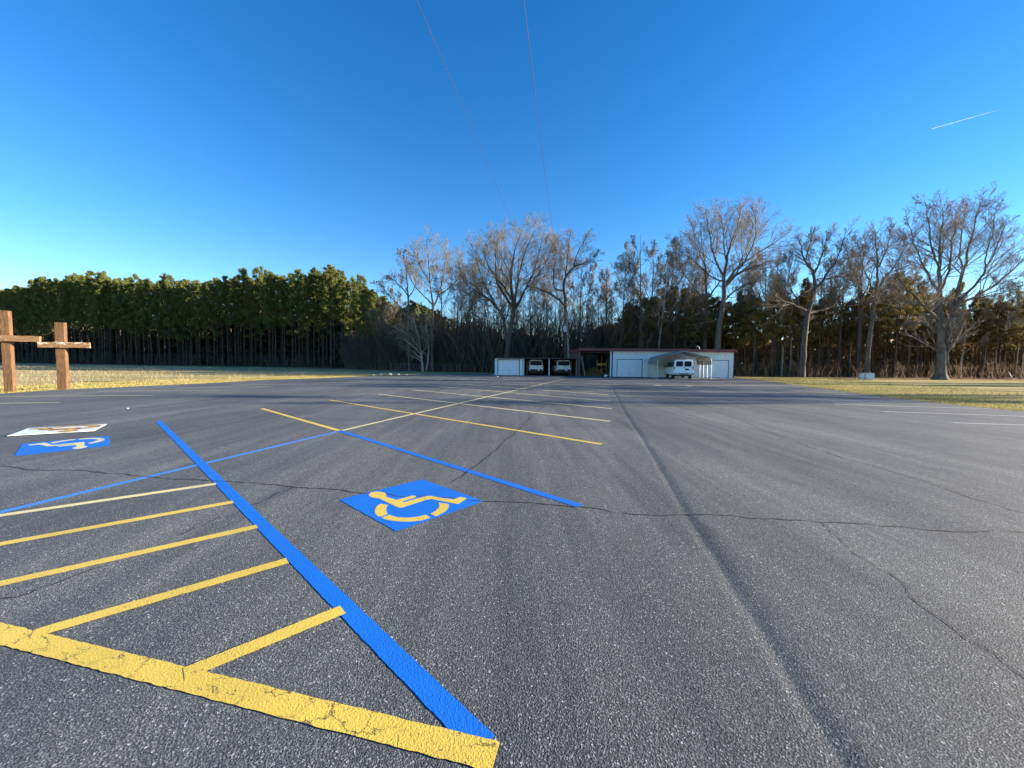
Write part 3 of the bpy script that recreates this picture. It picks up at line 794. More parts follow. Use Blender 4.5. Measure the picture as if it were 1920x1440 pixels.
# clutter in the open bays
def thing_mesh(name, mb, mat, loc, label, cat, group=None, rz=0):
    o = mb.build(name, mat); o.location = loc; o.rotation_euler = (0, 0, rz); props(o, label, cat, group); return o
def plank(px, pyb, Y, top_px, top_py, w, mat, label):
    a = D(px, pyb, Y); a.z = .02; b = D(top_px, top_py, Y + .3); mb = MB(); mb.bar((0, 0, 0), b - a, w, .04); thing_mesh("leaning_board", mb, mat, a, label, "board", "boards leaning in the open bay")
plank(1097, 690, 50, 1091, 668, .16, "pale_plank", "pale board leaning left in the tall open bay")
plank(1094.5, 690, 51, 1089, 670, .12, "raw_plank", "brown board behind the pale board leaning left in the tall open bay")
plank(1139, 700, 49.5, 1147, 690, .14, "pale_plank", "short pale board leaning right beside the bay's right post")
plank(1144, 700, 51, 1144, 666, .1, "raw_plank", "tall upright brown plank near the bay's right post")
plank(989, 700, 52, 989, 676, .22, "raw_plank", "upright tan board left of the left van")
plank(1070.5, 698, 51.5, 1072.2, 676, .1, "raw_plank", "thin tan board right of the right van")
p = D(1127, 702, 50.5); sc = empty("scaffold_frame", (p.x, p.y, 0)); props(sc, "yellow metal frame with a small platform standing in the tall open bay", "frame")
for x in (-.55, .03, .62): MB().bar((x, 0, 0), (x, 0, 2.5 if x == .03 else 2.05), .07).build("upright", "yellow_machine" if x == .03 else "raw_plank", sc)
MB().box(-.55, .7, -.12, .3, 1.35, 1.65).build("platform", "yellow_machine", sc)
MB().bar((-.5, 0, .1), (.6, 0, 1.2), .04).build("brace", "yellow_machine", sc)
V = []
rng = np.random.default_rng(3); nn = 2600; th = rng.random(nn) * 6.28; rr = np.sqrt(rng.random(nn))
cx = D(1114, 700, 51).x; pos = np.stack([rr * np.cos(th) * 1.6, rr * np.sin(th) * 1.3, (1 - rr ** 2) * 1.05 * rng.random(nn) ** .5], 1)
me = quads("straw_pile", pos, .06, .2, "straw", rng, 0, .12); o = link("straw_pile", me); o.location = (cx, 51.2, 0); props(o, "heap of brown straw and brush on the floor of the tall open bay", "straw")
p = G(1135.5, 706.5); mb = MB().box(-.16, .16, -.12, .12, 0, .26, None, .05); thing_mesh("bucket", mb, "white_trim", (p.x, p.y, 0), "small white tub on the threshold of the tall open bay", "tub")

# ------------------------------------------------------------------ vans
def wheel(parent, x, y, r=.35, w=.24):
    t = MB(); t.lathe((x - w / 2, y, r), (1, 0, 0), [(0, r * .72), (.02, r * .95), (.05, r), (w - .05, r), (w - .02, r * .95), (w, r * .72)], 22)
    o = t.build("wheel", "tyre", parent, True); s = -1 if x < 0 else 1
    rm = MB(); rm.lathe((x + s * (w / 2 + .001), y, r), (s, 0, 0), [(-.01, r * .62), (.012, r * .6), (.02, r * .3), (.035, r * .12)], 16); rm.build("rim", "rim", o, True)
def body_loft(secs, parent, mat):
    """secs: list of (y, [(x,z)...]) half outlines from bottom centre-side up; mirrored"""
    mb = MB(); n = len(secs[0][1]); ring = 2 * n
    for (y, prof) in secs:
        for (x, z) in prof: mb.v.append((x, y, z))
        for (x, z) in prof[::-1]: mb.v.append((-x, y, z))
    for i in range(len(secs) - 1):
        for j in range(ring): a = i * ring; mb.f.append((a + j, a + (j + 1) % ring, a + ring + (j + 1) % ring, a + ring + j))
    mb.f.append(tuple(range(ring))); e = (len(secs) - 1) * ring; mb.f.append(tuple(range(e + ring - 1, e - 1, -1)))
    return mb.build("body", mat, parent, True)
def rrect(cx, cz, w, h, r, y, k=4, sh=0):
    pts = []
    for (sx, sz, a0) in ((1, 1, 0), (-1, 1, 90), (-1, -1, 180), (1, -1, 270)):
        for i in range(k + 1):
            a = R(a0 + 90 * i / k); z = cz + sz * (h / 2 - r) + r * math.sin(a)
            pts.append((cx + sx * (w / 2 - r) + r * math.cos(a) - (sh * (z - cz) * (1 if cx + sx > cx else -1)), y, z))
    return pts
def slab(pts, dy):
    mb = MB(); q = [(x, y - dy, z) for (x, y, z) in pts]; mb.poly(q); mb.poly(pts[::-1])
    for i in range(len(pts)): mb.poly([q[i], pts[i], pts[(i + 1) % len(pts)], q[(i + 1) % len(pts)]])
    return mb
def transit(label):
    e = empty("passenger_van", (0, 0, 0)); props(e, label, "van", "white vans under the garage roofs")
    W = .94
    def P(k, zt, zb=.42): return [(W * k * .96, zb), (W * k, zb + .25), (W * k, 1.0), (W * k * .965, 1.25), (W * k * .87, zt - .16), (W * k * .81, zt - .05), (W * k * .66, zt)]
    body_loft([(0, P(.97, 1.96)), (.08, P(1, 2.0)), (3.7, P(1, 2.02)), (4.15, P(.99, 1.96)), (4.75, [(x, min(z, 1.28 if i > 3 else z)) for i, (x, z) in enumerate(P(.97, 1.9))]), (5.35, [(x, min(z, 1.02 - .004 * (6 - i))) for i, (x, z) in enumerate(P(.92, 1.9))]), (5.5, [(x * .9, min(z, .9 - .004 * (6 - i))) for i, (x, z) in enumerate(P(.88, 1.9))])], e, "car_paint")
    slab(rrect(0, 1.56, 1.5, .56, .1, -.002, 4, .09), .015).build("rear_window", "car_glass", e)
    for s in (-1, 1):
        mb = MB().box(min(s * .985, s * .87), max(s * .985, s * .87), -.03, .06, .98, 1.32, None, .01); mb.build("tail_light", "tail_red", e)
        q = MB(); q.box(min(s * W + s * .01, s * (W + .2)), max(s * W + s * .01, s * (W + .2)), 4.25, 4.35, 1.2, 1.5, None, .02); q.build("side_mirror", "black_plastic", e)
        MB().box(min(s * .8, s * .93), max(s * .8, s * .93), -.105, -.085, .62, .72).build("reflector", "plate", e)
        g = MB()
        for (y0, y1) in ((.5, 1.9), (2.0, 3.2), (3.3, 4.1)): g.poly([(s * W * .968, y0, 1.26), (s * W * .968, y1, 1.26), (s * (W * .885), y1, 1.78), (s * (W * .885), y0, 1.78)])
        g.build("side_window", "car_glass", e)
        for y in (.95, 4.45): wheel(e, s * .85, y)
    MB().box(-.97, .97, -.08, .12, .42, .78, None, .03).build("bumper", "black_plastic", e)
    MB().box(-.8, .8, .05, 5.2, .28, .46).build("underbody", "black_plastic", e)
    MB().box(.18, .48, -.105, -.081, .60, .74).build("licence_plate", "plate", e)
    MB().box(.05, .25, -.03, -.005, 1.16, 1.22).build("door_handle", "black_plastic", e)
    MB().box(-.25, .25, -.02, .02, 1.93, 1.955).build("brake_light", "tail_red", e)
    return e
v1 = transit("white passenger van with a wide rear window in the left open bay")
v2 = copy_tree(v1); v2["label"] = "white passenger van with a wide rear window in the right open bay"
Yv = 51.1
v1.location = (D(1005, 700, Yv).x, Yv, 0); v1.rotation_euler.z = R(3); v2.location = (D(1056.8, 700, Yv).x, Yv, 0); v2.rotation_euler.z = R(2)
def express():
    e = empty("cargo_van", (0, 0, 0)); props(e, "white van with two square rear door windows parked askew under the arched carport", "van", "white vans under the garage roofs")
    W = 1.0
    def P(k, zt, zb=.45): return [(W * k * .97, zb), (W * k, zb + .2), (W * k * 1.005, 1.05), (W * k * .985, 1.25), (W * k * .9, zt - .2), (W * k * .85, zt - .07), (W * k * .7, zt)]
    body_loft([(0, P(.975, 2.03)), (.07, P(1, 2.07)), (3.9, P(1, 2.08)), (4.3, P(.99, 2.0)), (4.85, [(x, min(z, 1.32 if i > 3 else z)) for i, (x, z) in enumerate(P(.97, 1.95))]), (5.4, [(x, min(z, 1.16 - .004 * (6 - i))) for i, (x, z) in enumerate(P(.95, 1.9))]), (5.5, [(x * .96, min(z, 1.0 - .004 * (6 - i))) for i, (x, z) in enumerate(P(.93, 1.9))])], e, "car_paint")
    for s in (-1, 1):
        d = slab(rrect(s * .44, 1.24, .84, 1.42, .06, -.002, 3, 0), .012).build("rear_door", "car_paint", e)
        slab(rrect(s * .42, 1.62, .70, .56, .08, -.016, 4, .03), .012).build("window", "car_glass", d)
        if s == 1: MB().box(.06, .1, -.05, -.016, 1.12, 1.3).build("handle", "black_plastic", d)
        MB().box(min(s * .90, s * .985), max(s * .90, s * .985), -.03, .05, 1.0, 1.36, None, .01).build("tail_light", "tail_red", e)
        MB().box(min(s * (W + .02), s * (W + .22)), max(s * (W + .02), s * (W + .22)), 4.35, 4.45, 1.2, 1.5, None, .02).build("side_mirror", "black_plastic", e)
        for (y0, y1) in ((.35, 1.75), (1.85, 3.1), (3.2, 4.15)):
            MB().poly([(s * W * .990, y0, 1.27), (s * W * .990, y1, 1.27), (s * (W * .908), y1, 1.82), (s * (W * .908), y0, 1.82)]).build("side_window", "car_glass", e)
        for y in (1.05, 4.55):
            wheel(e, s * .86, y, .37, .26)
    MB().box(-.99, .99, -.16, .1, .46, .64, None, .02).build("bumper", "rim", e)
    MB().box(-.45, .45, -.175, -.161, .50, .60).build("bumper_step", "black_plastic", e)
    MB().box(-.75, .75, .1, 5.2, .3, .5).build("underbody", "black_plastic", e)
    MB().box(.14, .52, -.04, -.016, .96, 1.12).build("licence_plate", "dark_frame", e)
    return e
ex_ = express(); q = D(1281.5, 700, 42.1); ex_.location = (q.x, 42.1, 0); ex_.rotation_euler.z = R(-12)

# ------------------------------------------------------------------ small things
q = G(1624, 711.5); ub = empty("utility_box", (q.x, q.y, 0)); ub.rotation_euler.z = R(-25)
props(ub, "low pale green utility cabinet standing on the grass at right", "cabinet")
MB().box(-.62, .62, -.4, .4, 0, .72, None, .03).build("cabinet", "utility_box", ub); MB().box(-.66, .66, -.44, .44, .721, .76, None, .01).build("lid", "utility_box", ub)
MB().box(-.27, -.21, -.425, -.401, .02, .7).build("door_seam", "dark_frame", ub)
q = G(1893, 711); ds = empty("dish", (q.x, q.y, .45)); ds.rotation_euler = (R(60), R(35), R(20)); ds.name = "satellite_dish"
props(ds, "tilted white dish lying at the wood's edge, far right", "dish")
mb = MB(); mb.lathe((0, 0, 0), (0, 0, 1), [(0, .05), (.02, .35), (.10, .62), (.12, .62), (.05, .3), (.035, .04)], 22); mb.build("reflector", "white_trim", ds, True)
MB().tube([(0, 0, .03), (.1, .05, .3), (.15, .08, .45)], .03, 6).build("feed_arm", "galvanised", ds)
MB().tube([(0, 0, -.02), (-.02, -.1, -.35)], .03, 6).build("bracket", "galvanised", ds)
for (px, py, s) in [(700, 704.2, .16), (714, 703.5, .2), (731, 703.2, .22), (747, 703.4, .2), (762, 703.5, .14), (239.5, 766.4, .03), (932.5, 707, .1), (1711, 740.6, .07)]:
    q = G(px, py); mb = MB(); bm = bmesh.new(); bmesh.ops.create_icosphere(bm, subdivisions=2, radius=s)
    for v in bm.verts: v.co *= random.uniform(.82, 1.15); v.co.z *= .6
    me = bpy.data.meshes.new("stone"); bm.to_mesh(me); bm.free(); me.materials.append(MATS["stone"]); o = link("stone", me); o.location = (q.x, q.y, s * .35)
    if s < .12: props(o, {239.5: "tiny white stone alone on the asphalt at left", 932.5: "small pale stone near the closed annex door", 1711: "tiny white stone on the right lawn"}[px], "stone")
    else: props(o, "white stone in the short row where lot and left field meet", "stone", "stones along the lot's far edge")

# utility pole and wires
PB = D(1067.8, 690, 60); pt = D(1062.5, 588, 60); pole = empty("utility_pole", (PB.x, 60, 0))
props(pole, "tall wooden utility pole with a grey transformer behind the open van bays", "utility pole")
dx = pt.x - PB.x; Hp = pt.z
MB().tube([(0, 0, 0), (dx * .5, 0, Hp * .5), (dx, 0, Hp)], [.17, .145, .12], 10).build("pole", "pole_wood", pole, True)
tq = D(1059.5, 617, 60) - PB; tz = tq.z + PB.z
tm = MB(); tm.lathe((tq.x, -.1, tz - .45), (0, 0, 1), [(0, .2), (.03, .26), (.8, .26), (.84, .24), (.9, .12)], 16); tr_ = tm.build("transformer", "transformer_grey", pole, True)
MB().tube([(tq.x, -.1, tz + .4), (tq.x, -.1, tz + .65)], .035, 6).build("bushing", "white_trim", tr_)
MB().tube([(tq.x - .1, -.15, tz - .5), (tq.x - .15, -.1, tz - 1.8), (tq.x, -.02, tz - 3)], .03, 5).build("cable", "wire", pole)
def wire(a, b, sag, label, r):
    pts = [Vector(a).lerp(Vector(b), i / 40) - Vector((0, 0, sag * 4 * (i / 40) * (1 - i / 40))) for i in range(41)]
    o0 = pts[0].copy(); mb = MB().tube([p - o0 for p in pts], r, 5); thing_mesh("power_line", mb, "wire", o0, label, "power line", "overhead power lines")
def wire(ptop, hA, pmid, B, label, r):
    """a sagging wire straight in plan: above the lot at height hA where the view's top edge cuts it, through ray pmid, to point B"""
    A = ray(*ptop); A = A / A.z * (hA - CAM_H); A = Vector((A.x, A.y, hA)); B = Vector(B); m_ = ray(*pmid); d = B - A
    t = (A.x * d.y - A.y * d.x) / (m_.x * d.y - m_.y * d.x); M = m_ * t + Vector((0, 0, CAM_H)); u = (M.y - A.y) / (B.y - A.y)
    c = (M.z - A.z - (B.z - A.z) * u) / (u * u - u)
    pts = []
    for i in range(61):
        q = -.5 + 1.5 * i / 60; pts.append(Vector((A.x + d.x * q, A.y + d.y * q, A.z + (B.z - A.z) * q + c * (q * q - q))))
    o0 = pts[0].copy(); mb = MB().tube([p - o0 for p in pts], r, 5); thing_mesh("power_line", mb, "wire", o0, label, "power line", "overhead power lines")
wire((982, 0), 9.6, (1037, 440), (PB.x + dx, 60, Hp - .1), "right overhead wire, reaching the top of the photo near its middle", .0075)
q = D(1000, 540, 75); wire((781, 0), 9.9, (958, 415), q, "left overhead wire, reaching the top of the photo left of its middle", .0075)
# vapour trail, 9 km up
a = ray(1746, 242); b = ray(1872, 206); a = a / a.z * 5200; b = b / b.z * 5200
mb = MB(); K = 14; pts = [a.lerp(b, i / K) for i in range(K + 1)]
mb.tube([p - a for p in pts], [3.5] + [5 - 4 * (i / K) ** 1.2 for i in range(1, K)] + [1], 8)
thing_mesh("vapour_trail", mb, "vapour", a + Vector((0, 0, CAM_H)), "thin white aircraft trail high in the sky at right", "vapour trail")

# chain link fence behind the lot's far left corner
fc = empty("chain_link_fence", (-15, 66, 0)); props(fc, "low chain link fence with pale posts in front of the thicket, left of the garages", "fence")
xs = [D(px, 690, 66).x + 15 for px in (800, 832, 857, 883, 910, 924)]; xs = [xs[0] - 6, xs[0] - 3] + xs
for x in xs: MB().tube([(x, 0, 0), (x, 0, 1.3)], .03, 6).build("post", "dull_metal", fc)
MB().tube([(xs[0], 0, 1.27), (xs[-1], 0, 1.27)], .018, 5).build("top_rail", "dull_metal", fc)
mb = MB(); s = .12; hh = 1.22; L_ = xs[-1] - xs[0]; x = xs[0]
while x < xs[-1]:
    for dr in (1, -1):
        x2 = x + hh * dr
        if xs[0] <= x2 <= xs[-1]: mb.bar((x, .0 if dr > 0 else .01, .03), (x2, .0 if dr > 0 else .01, .03 + hh), .005, .005, 3)
    x += s
mb.build("mesh", "dull_metal", fc)

# ================================================================== LIGHT
SUN_AZ, SUN_EL = R(88), R(13)
S = Vector((math.sin(SUN_AZ) * math.cos(SUN_EL), math.cos(SUN_AZ) * math.cos(SUN_EL), math.sin(SUN_EL)))
sd = bpy.data.lights.new("sun", "SUN"); sd.energy = 5; sd.angle = R(.55); sd.color = (1.0, .87, .68)
so = bpy.data.objects.new("sun", sd); COL.objects.link(so); so.rotation_euler = S.to_track_quat("Z", "Y").to_euler()
wd = bpy.data.worlds.new("World"); SC.world = wd; wd.use_nodes = True; nt = wd.node_tree
bg = nt.nodes["Background"]; sky = nt.nodes.new("ShaderNodeTexSky"); sky.sky_type = "NISHITA"; sky.sun_disc = False
sky.sun_elevation = SUN_EL; sky.sun_rotation = SUN_AZ; sky.altitude = 50; sky.air_density = 1.0; sky.dust_density = 0.0; sky.ozone_density = 3.0
hs = nt.nodes.new("ShaderNodeHueSaturation"); hs.inputs["Saturation"].default_value = 1.3; hs.inputs["Hue"].default_value = .509
nt.links.new(sky.outputs[0], hs.inputs["Color"]); nt.links.new(hs.outputs[0], bg.inputs[0]); bg.inputs[1].default_value = .085
SC.view_settings.view_transform = "Standard"; SC.view_settings.look = "None"; SC.view_settings.exposure = 1.85; SC.view_settings.gamma = 1
SC.cycles.max_bounces = 6; SC.cycles.transparent_max_bounces = 8

# ================================================================== TREES
rng = np.random.default_rng(5)
if exec_trees:
    pines = [make_pine(22, rng, .50, 2.2), make_pine(24, rng, .54, 2.1), make_pine(20, rng, .44, 2.4), make_pine(23, rng, .5, 2.2), make_pine(21, rng, .33, 2.3)]
    pines_o = [make_pine(17, rng, .45, 2.4, "pine_needles_olive", .65), make_pine(16, rng, .42, 2.4, "pine_needles_olive", .5)]
    def at_line(line, x):
        for (a, b) in zip(line[:-1], line[1:]):
            if a[0] <= x <= b[0]: return a[1] + (b[1] - a[1]) * (x - a[0]) / (b[0] - a[0])
        return line[-1][1]
    # left pine stand: front row follows the skyline of the photograph
    sky_l = [(-60, 545), (0, 540), (60, 532), (110, 522), (150, 510), (190, 516), (260, 522), (330, 524), (400, 516), (470, 512), (540, 512), (590, 508), (625, 500), (660, 515), (690, 532), (706, 552)]
    def depth_at(px):
        for k in range(60, 200):
            x = D(px, 690, k).x
            if TL[0][0] < x < TL[-1][0] and k > at_line(TL, x): return float(k)
        return 70.0
    px = -45; i = 0
    while px < 706:
        Yd = depth_at(px) + 1.5 + random.uniform(0, 3); p = D(px, 690, Yd)
        top = D(px, at_line(sky_l, px) + random.uniform(-5, 20), Yd).z
        i = random.randrange(5); m_ = pines[i]; H0 = (22, 24, 20, 23, 21)[i]; sc_ = top / H0
        place_tree("pine_tree", m_, (p.x, p.y, -.03), "tall straight pine in the front rank of the dense stand beyond the left field", "pine tree", "pines in the front rank of the left stand", min(1.15, max(.8, sc_)), random.uniform(0, 6.28), sc_)
        px += random.uniform(6, 20) * 80 / Yd * 1.1
    place_tree("pine_tree", pines[0], (D(622, 690, 86).x, 86, -.03), "tallest pine, its airy crown rising above the left stand near its right end", "pine tree", None, 1.0, 1.2, D(622, 499, 86).z / 22)
    for row in range(2):
        px = -60
        while px < 730:
            Yd = depth_at(px) + 6 + row * 6 + random.uniform(-2, 2); p = D(px, 690, Yd)
            top = D(px, at_line(sky_l, min(max(px, -60), 706)) + random.uniform(-2, 10), Yd).z
            j = random.randrange(5); sc_ = top / (22, 24, 20, 23, 21)[j]
            place_tree("pine_tree", pines[j], (p.x, p.y, -.03), "dark pine deeper inside the dense stand beyond the left field", "pine tree", "pines deeper in the left stand", 1.1, random.uniform(0, 6.28), sc_ * .96)
            px += random.uniform(20, 28) * 90 / Yd
    # pines behind the bare trees, centre and right
    sky_r = [(1140, 640), (1165, 580), (1200, 556), (1250, 540), (1290, 545), (1350, 560), (1400, 556), (1440, 540), (1500, 550), (1560, 565), (1620, 560), (1660, 520), (1690, 510), (1720, 545), (1790, 550), (1850, 560), (1890, 550), (1960, 560)]
    for row in range(2):
        px = 1150 + row * 7
        while px < 1965:
            Yd = (64 if px < 1400 else 58) + row * 6 + random.uniform(-2, 2); p = D(px, 700, Yd)
            top = D(px, at_line(sky_r, px) + random.uniform(0, 22), Yd).z; j = random.randrange(2); sc_ = top / (17, 16)[j]
            place_tree("pine_tree", pines_o[j], (p.x, p.y, -.03), "olive pine rising behind the bare trees right of the carport's ridge" if px > 1283 else "olive pine rising behind the bare trees left of the carport's ridge", "pine tree", "olive pines behind the right bare trees" if px > 1283 else "olive pines behind the main garage", 1.0, random.uniform(0, 6.28), sc_)
            px += random.uniform(16, 24) if px < 1400 else random.uniform(34, 60)
    for pxx, Yd, tp in [(745, 80, 600), (875, 84, 590), (700, 78, 560), (850, 88, 600)]:
        p = D(pxx, 690, Yd); place_tree("pine_tree", pines[2], (p.x, p.y, -.03), "green pine half hidden behind the bare trees left of the garages", "pine tree", "pines behind the left bare trees", .8, random.uniform(0, 6), D(pxx, tp, Yd).z / 20)

    # ---- individual bare trees traced limb by limb: (px, py, depth offset, radius)
    def hero(base_px, Yd, limbs, label, bark="grey_bark", fine="twig_bark", name="bare_tree", **kw):
        b = D(base_px[0], base_px[1], Yd); o = Vector((b.x, Yd, 0)); out = []
        for lb in limbs:
            pts = []; rr = []
            for (px, py, dy, r) in lb:
                q = D(px, py, Yd + dy) - o; q.z = max(q.z, -.05); pts.append(tuple(q)); rr.append(r)
            out.append((pts, rr))
        ms = make_bare(out, rng, bark=bark, fine=fine, **kw)
        return place_tree(name, ms, (o.x, o.y, -.02), label, "bare tree")
    hero((949, 700), 61, [
        [(949, 700, 0, .5), (950, 670, 0, .42), (955, 630, 0, .38), (960, 600, 0, .34), (963, 580, 0, .3)],
        [(950, 640, 0, .26), (945, 592, .5, .22), (930, 574, 1, .19), (912, 558, 1.5, .16), (894, 538, 2, .11), (872, 522, 2.2, .04)],
        [(963, 581, 0, .28), (960, 552, 0, .24), (957, 525, -.5, .17), (960, 490, -1, .13), (968, 460, -1, .08), (984, 422, -1, .03)],
        [(961, 575, 0, .22), (946, 552, 1, .19), (932, 535, 2, .15), (928, 505, 2.5, .11), (930, 470, 2.5, .07), (934, 434, 2, .03)],
        [(963, 580, 0, .2), (968, 540, -2, .15), (975, 505, -3, .12), (985, 470, -3.5, .08), (1001, 432, -4, .03)],
        [(962, 583, 0, .24), (976, 562, .5, .19), (984, 545, 1, .15), (991, 530, 1.5, .12), (1005, 500, 2, .09), (1013, 465, 2, .05), (1022, 432, 2, .03)],
        [(930, 574, 1, .12), (912, 540, -1, .09), (898, 510, -2, .07), (892, 480, -2, .04), (896, 455, -2, .02)],
        [(958, 560, 0, .15), (940, 530, -2.5, .12), (918, 505, -4, .09), (905, 480, -4, .05), (912, 450, -4, .02)],
        [(984, 545, 1, .1), (1000, 525, -1, .08), (1020, 500, -2, .06), (1034, 470, -2, .04), (1040, 450, -2, .02)],
        [(912, 558, 1.5, .09), (890, 545, 0, .07), (870, 530, -1, .05), (862, 505, -1, .02)]],
        "broad bare tree with a spreading many-limbed crown rising behind the closed annex door", "dark_bark", dens=1.1)
    hero((1060, 700), 61, [
        [(1061, 700, 0, .34), (1061, 650, 0, .29), (1062, 610, 0, .27), (1061, 573, 0, .24), (1058, 550, 0, .2)],
        [(1061, 574, 0, .2), (1048, 560, -.5, .17), (1028, 548, -1.2, .13), (1008, 541, -1.5, .09), (985, 534, -2, .05), (972, 520, -2, .02)],
        [(1058, 552, 0, .2), (1056, 530, 0, .17), (1060, 516, 0, .14), (1074, 501, .3, .1), (1088, 495, .6, .08), (1112, 489, 1, .05), (1122, 470, 1, .02)],
        [(1057, 545, 0, .14), (1044, 545, 1, .12), (1035, 535, 1.5, .1), (1038, 510, 2, .08), (1043, 480, 2, .05), (1040, 445, 2, .02)],
        [(1076, 500, .3, .09), (1080, 480, 0, .07), (1092, 455, 0, .05), (1104, 437, 0, .02)],
        [(1060, 516, 0, .1), (1062, 490, -1, .08), (1066, 465, -1.5, .05), (1070, 434, -1.5, .02)]],
        "dark crooked bare tree with a heavy elbowed limb, just behind the utility pole", "dark_bark", dens=.9, s1=.9)
    hero((810, 692), 68, [
        [(810, 694, 0, .3), (811, 650, 0, .27), (811, 610, 0, .24), (812, 576, 0, .2)],
        [(812, 577, 0, .16), (808, 545, 0, .13), (806, 525, 0, .11), (804, 490, 0, .07), (800, 450, 0, .02)],
        [(812, 575, 0, .17), (822, 556, .5, .14), (828, 535, .8, .12), (832, 508, 1, .09), (838, 485, 1, .05), (838, 462, 1, .02)],
        [(810, 570, 0, .12), (795, 555, -1, .1), (780, 540, -2, .08), (768, 520, -2, .05), (760, 495, -2, .02)],
        [(824, 552, 0, .1), (842, 540, -1, .09), (858, 525, -2, .07), (868, 500, -2, .03), (866, 480, -2, .02)],
        [(806, 530, 0, .09), (790, 505, 2, .07), (782, 480, 2, .04), (784, 458, 2, .02)]],
        "slender bare tree with upswept limbs just left of the annex, tallest of that clump", dens=1.0)
    hero((768, 694), 70, [
        [(768, 696, 0, .22), (766, 640, 0, .2), (766, 590, 0, .17), (765, 550, 0, .12)],
        [(765, 560, 0, .12), (764, 530, 0, .1), (761, 505, 0, .06), (757, 478, 0, .02)],
        [(765, 555, 0, .11), (750, 535, 0, .08), (738, 525, 0, .05), (722, 518, 0, .02)],
        [(765, 560, 0, .1), (778, 540, 0, .08), (782, 510, 0, .05), (776, 485, 0, .02)],
        [(766, 590, 0, .1), (745, 570, 1, .08), (728, 552, 1, .05), (712, 535, 1, .02)]],
        "thin bare tree between the left pines and the leafless thicket", dens=1.0, leaves=.05)
    hero((793, 692), 65.5, [
        [(793, 696, 0, .2), (792, 680, 0, .17), (790, 665, 0, .15), (788, 650, 0, .11)],
        [(790, 668, 0, .12), (786, 640, 0, .09), (780, 615, 0, .07), (776, 600, 0, .03)],
        [(790, 664, 0, .1), (776, 650, -.5, .08), (764, 640, -1, .05), (748, 632, -1, .02)],
        [(790, 672, 0, .1), (778, 662, 0, .07), (766, 655, 0, .05), (750, 648, -1, .02)],
        [(799, 694, .3, .16), (803, 675, .3, .13), (803, 650, .3, .1), (802, 628, .3, .05), (798, 600, 0, .02)],
        [(791, 668, 0, .08), (797, 652, 0, .06), (803, 640, 0, .04), (806, 628, 0, .02)],
        [(789, 676, 0, .07), (776, 669, 0, .05), (768, 667, 0, .02)],
        [(787, 655, 0, .08), (770, 630, 1, .06), (752, 618, 1, .04), (735, 612, 1, .02)]],
        "low pale-barked tree with forked stems left of the annex, beside the chain link fence", "pale_bark", dens=.8, up=.25)
    hero((1343, 690), 60, [
        [(1343, 705, 0, .56), (1346, 640, 0, .44), (1350, 600, 0, .4), (1357, 560, 0, .33), (1358, 535, 0, .28), (1357, 514, 0, .22)],
        [(1358, 540, 0, .24), (1376, 518, 0, .21), (1392, 508, -.5, .18), (1410, 501, -1, .15), (1430, 494, -1, .09), (1449, 487, -1, .03)],
        [(1359, 535, 0, .22), (1386, 496, 1, .17), (1408, 482, 1.5, .14), (1425, 472, 2, .11), (1459, 450, 2, .06), (1485, 431, 2, .03)],
        [(1357, 518, 0, .22), (1362, 490, 0, .18), (1366, 470, 0, .15), (1373, 450, 0, .12), (1381, 430, 0, .09), (1391, 386, 0, .03)],
        [(1357, 516, 0, .18), (1346, 500, -1, .15), (1337, 475, -1.5, .12), (1332, 445, -2, .09), (1326, 415, -2, .06), (1322, 392, -2, .02)],
        [(1362, 490, 0, .13), (1358, 460, 2, .1), (1356, 430, 3, .08), (1352, 395, 3, .02)],
        [(1376, 518, 0, .12), (1396, 490, -3, .1), (1416, 455, -4, .08), (1418, 420, -4, .05), (1412, 392, -4, .02)],
        [(1352, 575, 0, .14), (1372, 548, 1, .11), (1395, 535, 2, .08), (1420, 528, 2, .03)],
        [(1386, 496, 1, .1), (1400, 465, 2, .08), (1410, 430, 2, .05), (1420, 395, 2, .02)],
        [(1358, 528, 0, .14), (1340, 522, 3, .11), (1318, 508, 4, .08), (1300, 485, 4, .04), (1288, 465, 4, .02)]],
        "massive tall bare tree with a fan of limbs sweeping right above the carport", "grey_bark", dens=1.25)
    hero((1321, 690), 63, [
        [(1321, 705, 0, .34), (1322, 640, 0, .3), (1323, 600, 0, .27), (1324, 564, 0, .24)],
        [(1324, 566, 0, .2), (1324, 535, 0, .16), (1324, 506, 0, .12), (1318, 470, 0, .07), (1312, 430, 0, .02)],
        [(1324, 562, 0, .15), (1336, 545, 0, .12), (1348, 530, 0, .09), (1365, 512, 0, .04), (1378, 490, 0, .02)],
        [(1323, 566, 0, .14), (1308, 548, 1, .11), (1294, 530, 1, .08), (1280, 510, 1, .04), (1270, 485, 1, .02)],
        [(1324, 510, 0, .1), (1306, 492, -1, .08), (1290, 480, -1, .06), (1272, 470, -1, .03), (1262, 452, -1, .02)],
        [(1324, 506, 0, .1), (1314, 480, 2, .08), (1302, 450, 2, .05), (1298, 418, 2, .02)]],
        "straight grey bare tree directly left of the massive one above the carport", dens=1.0)
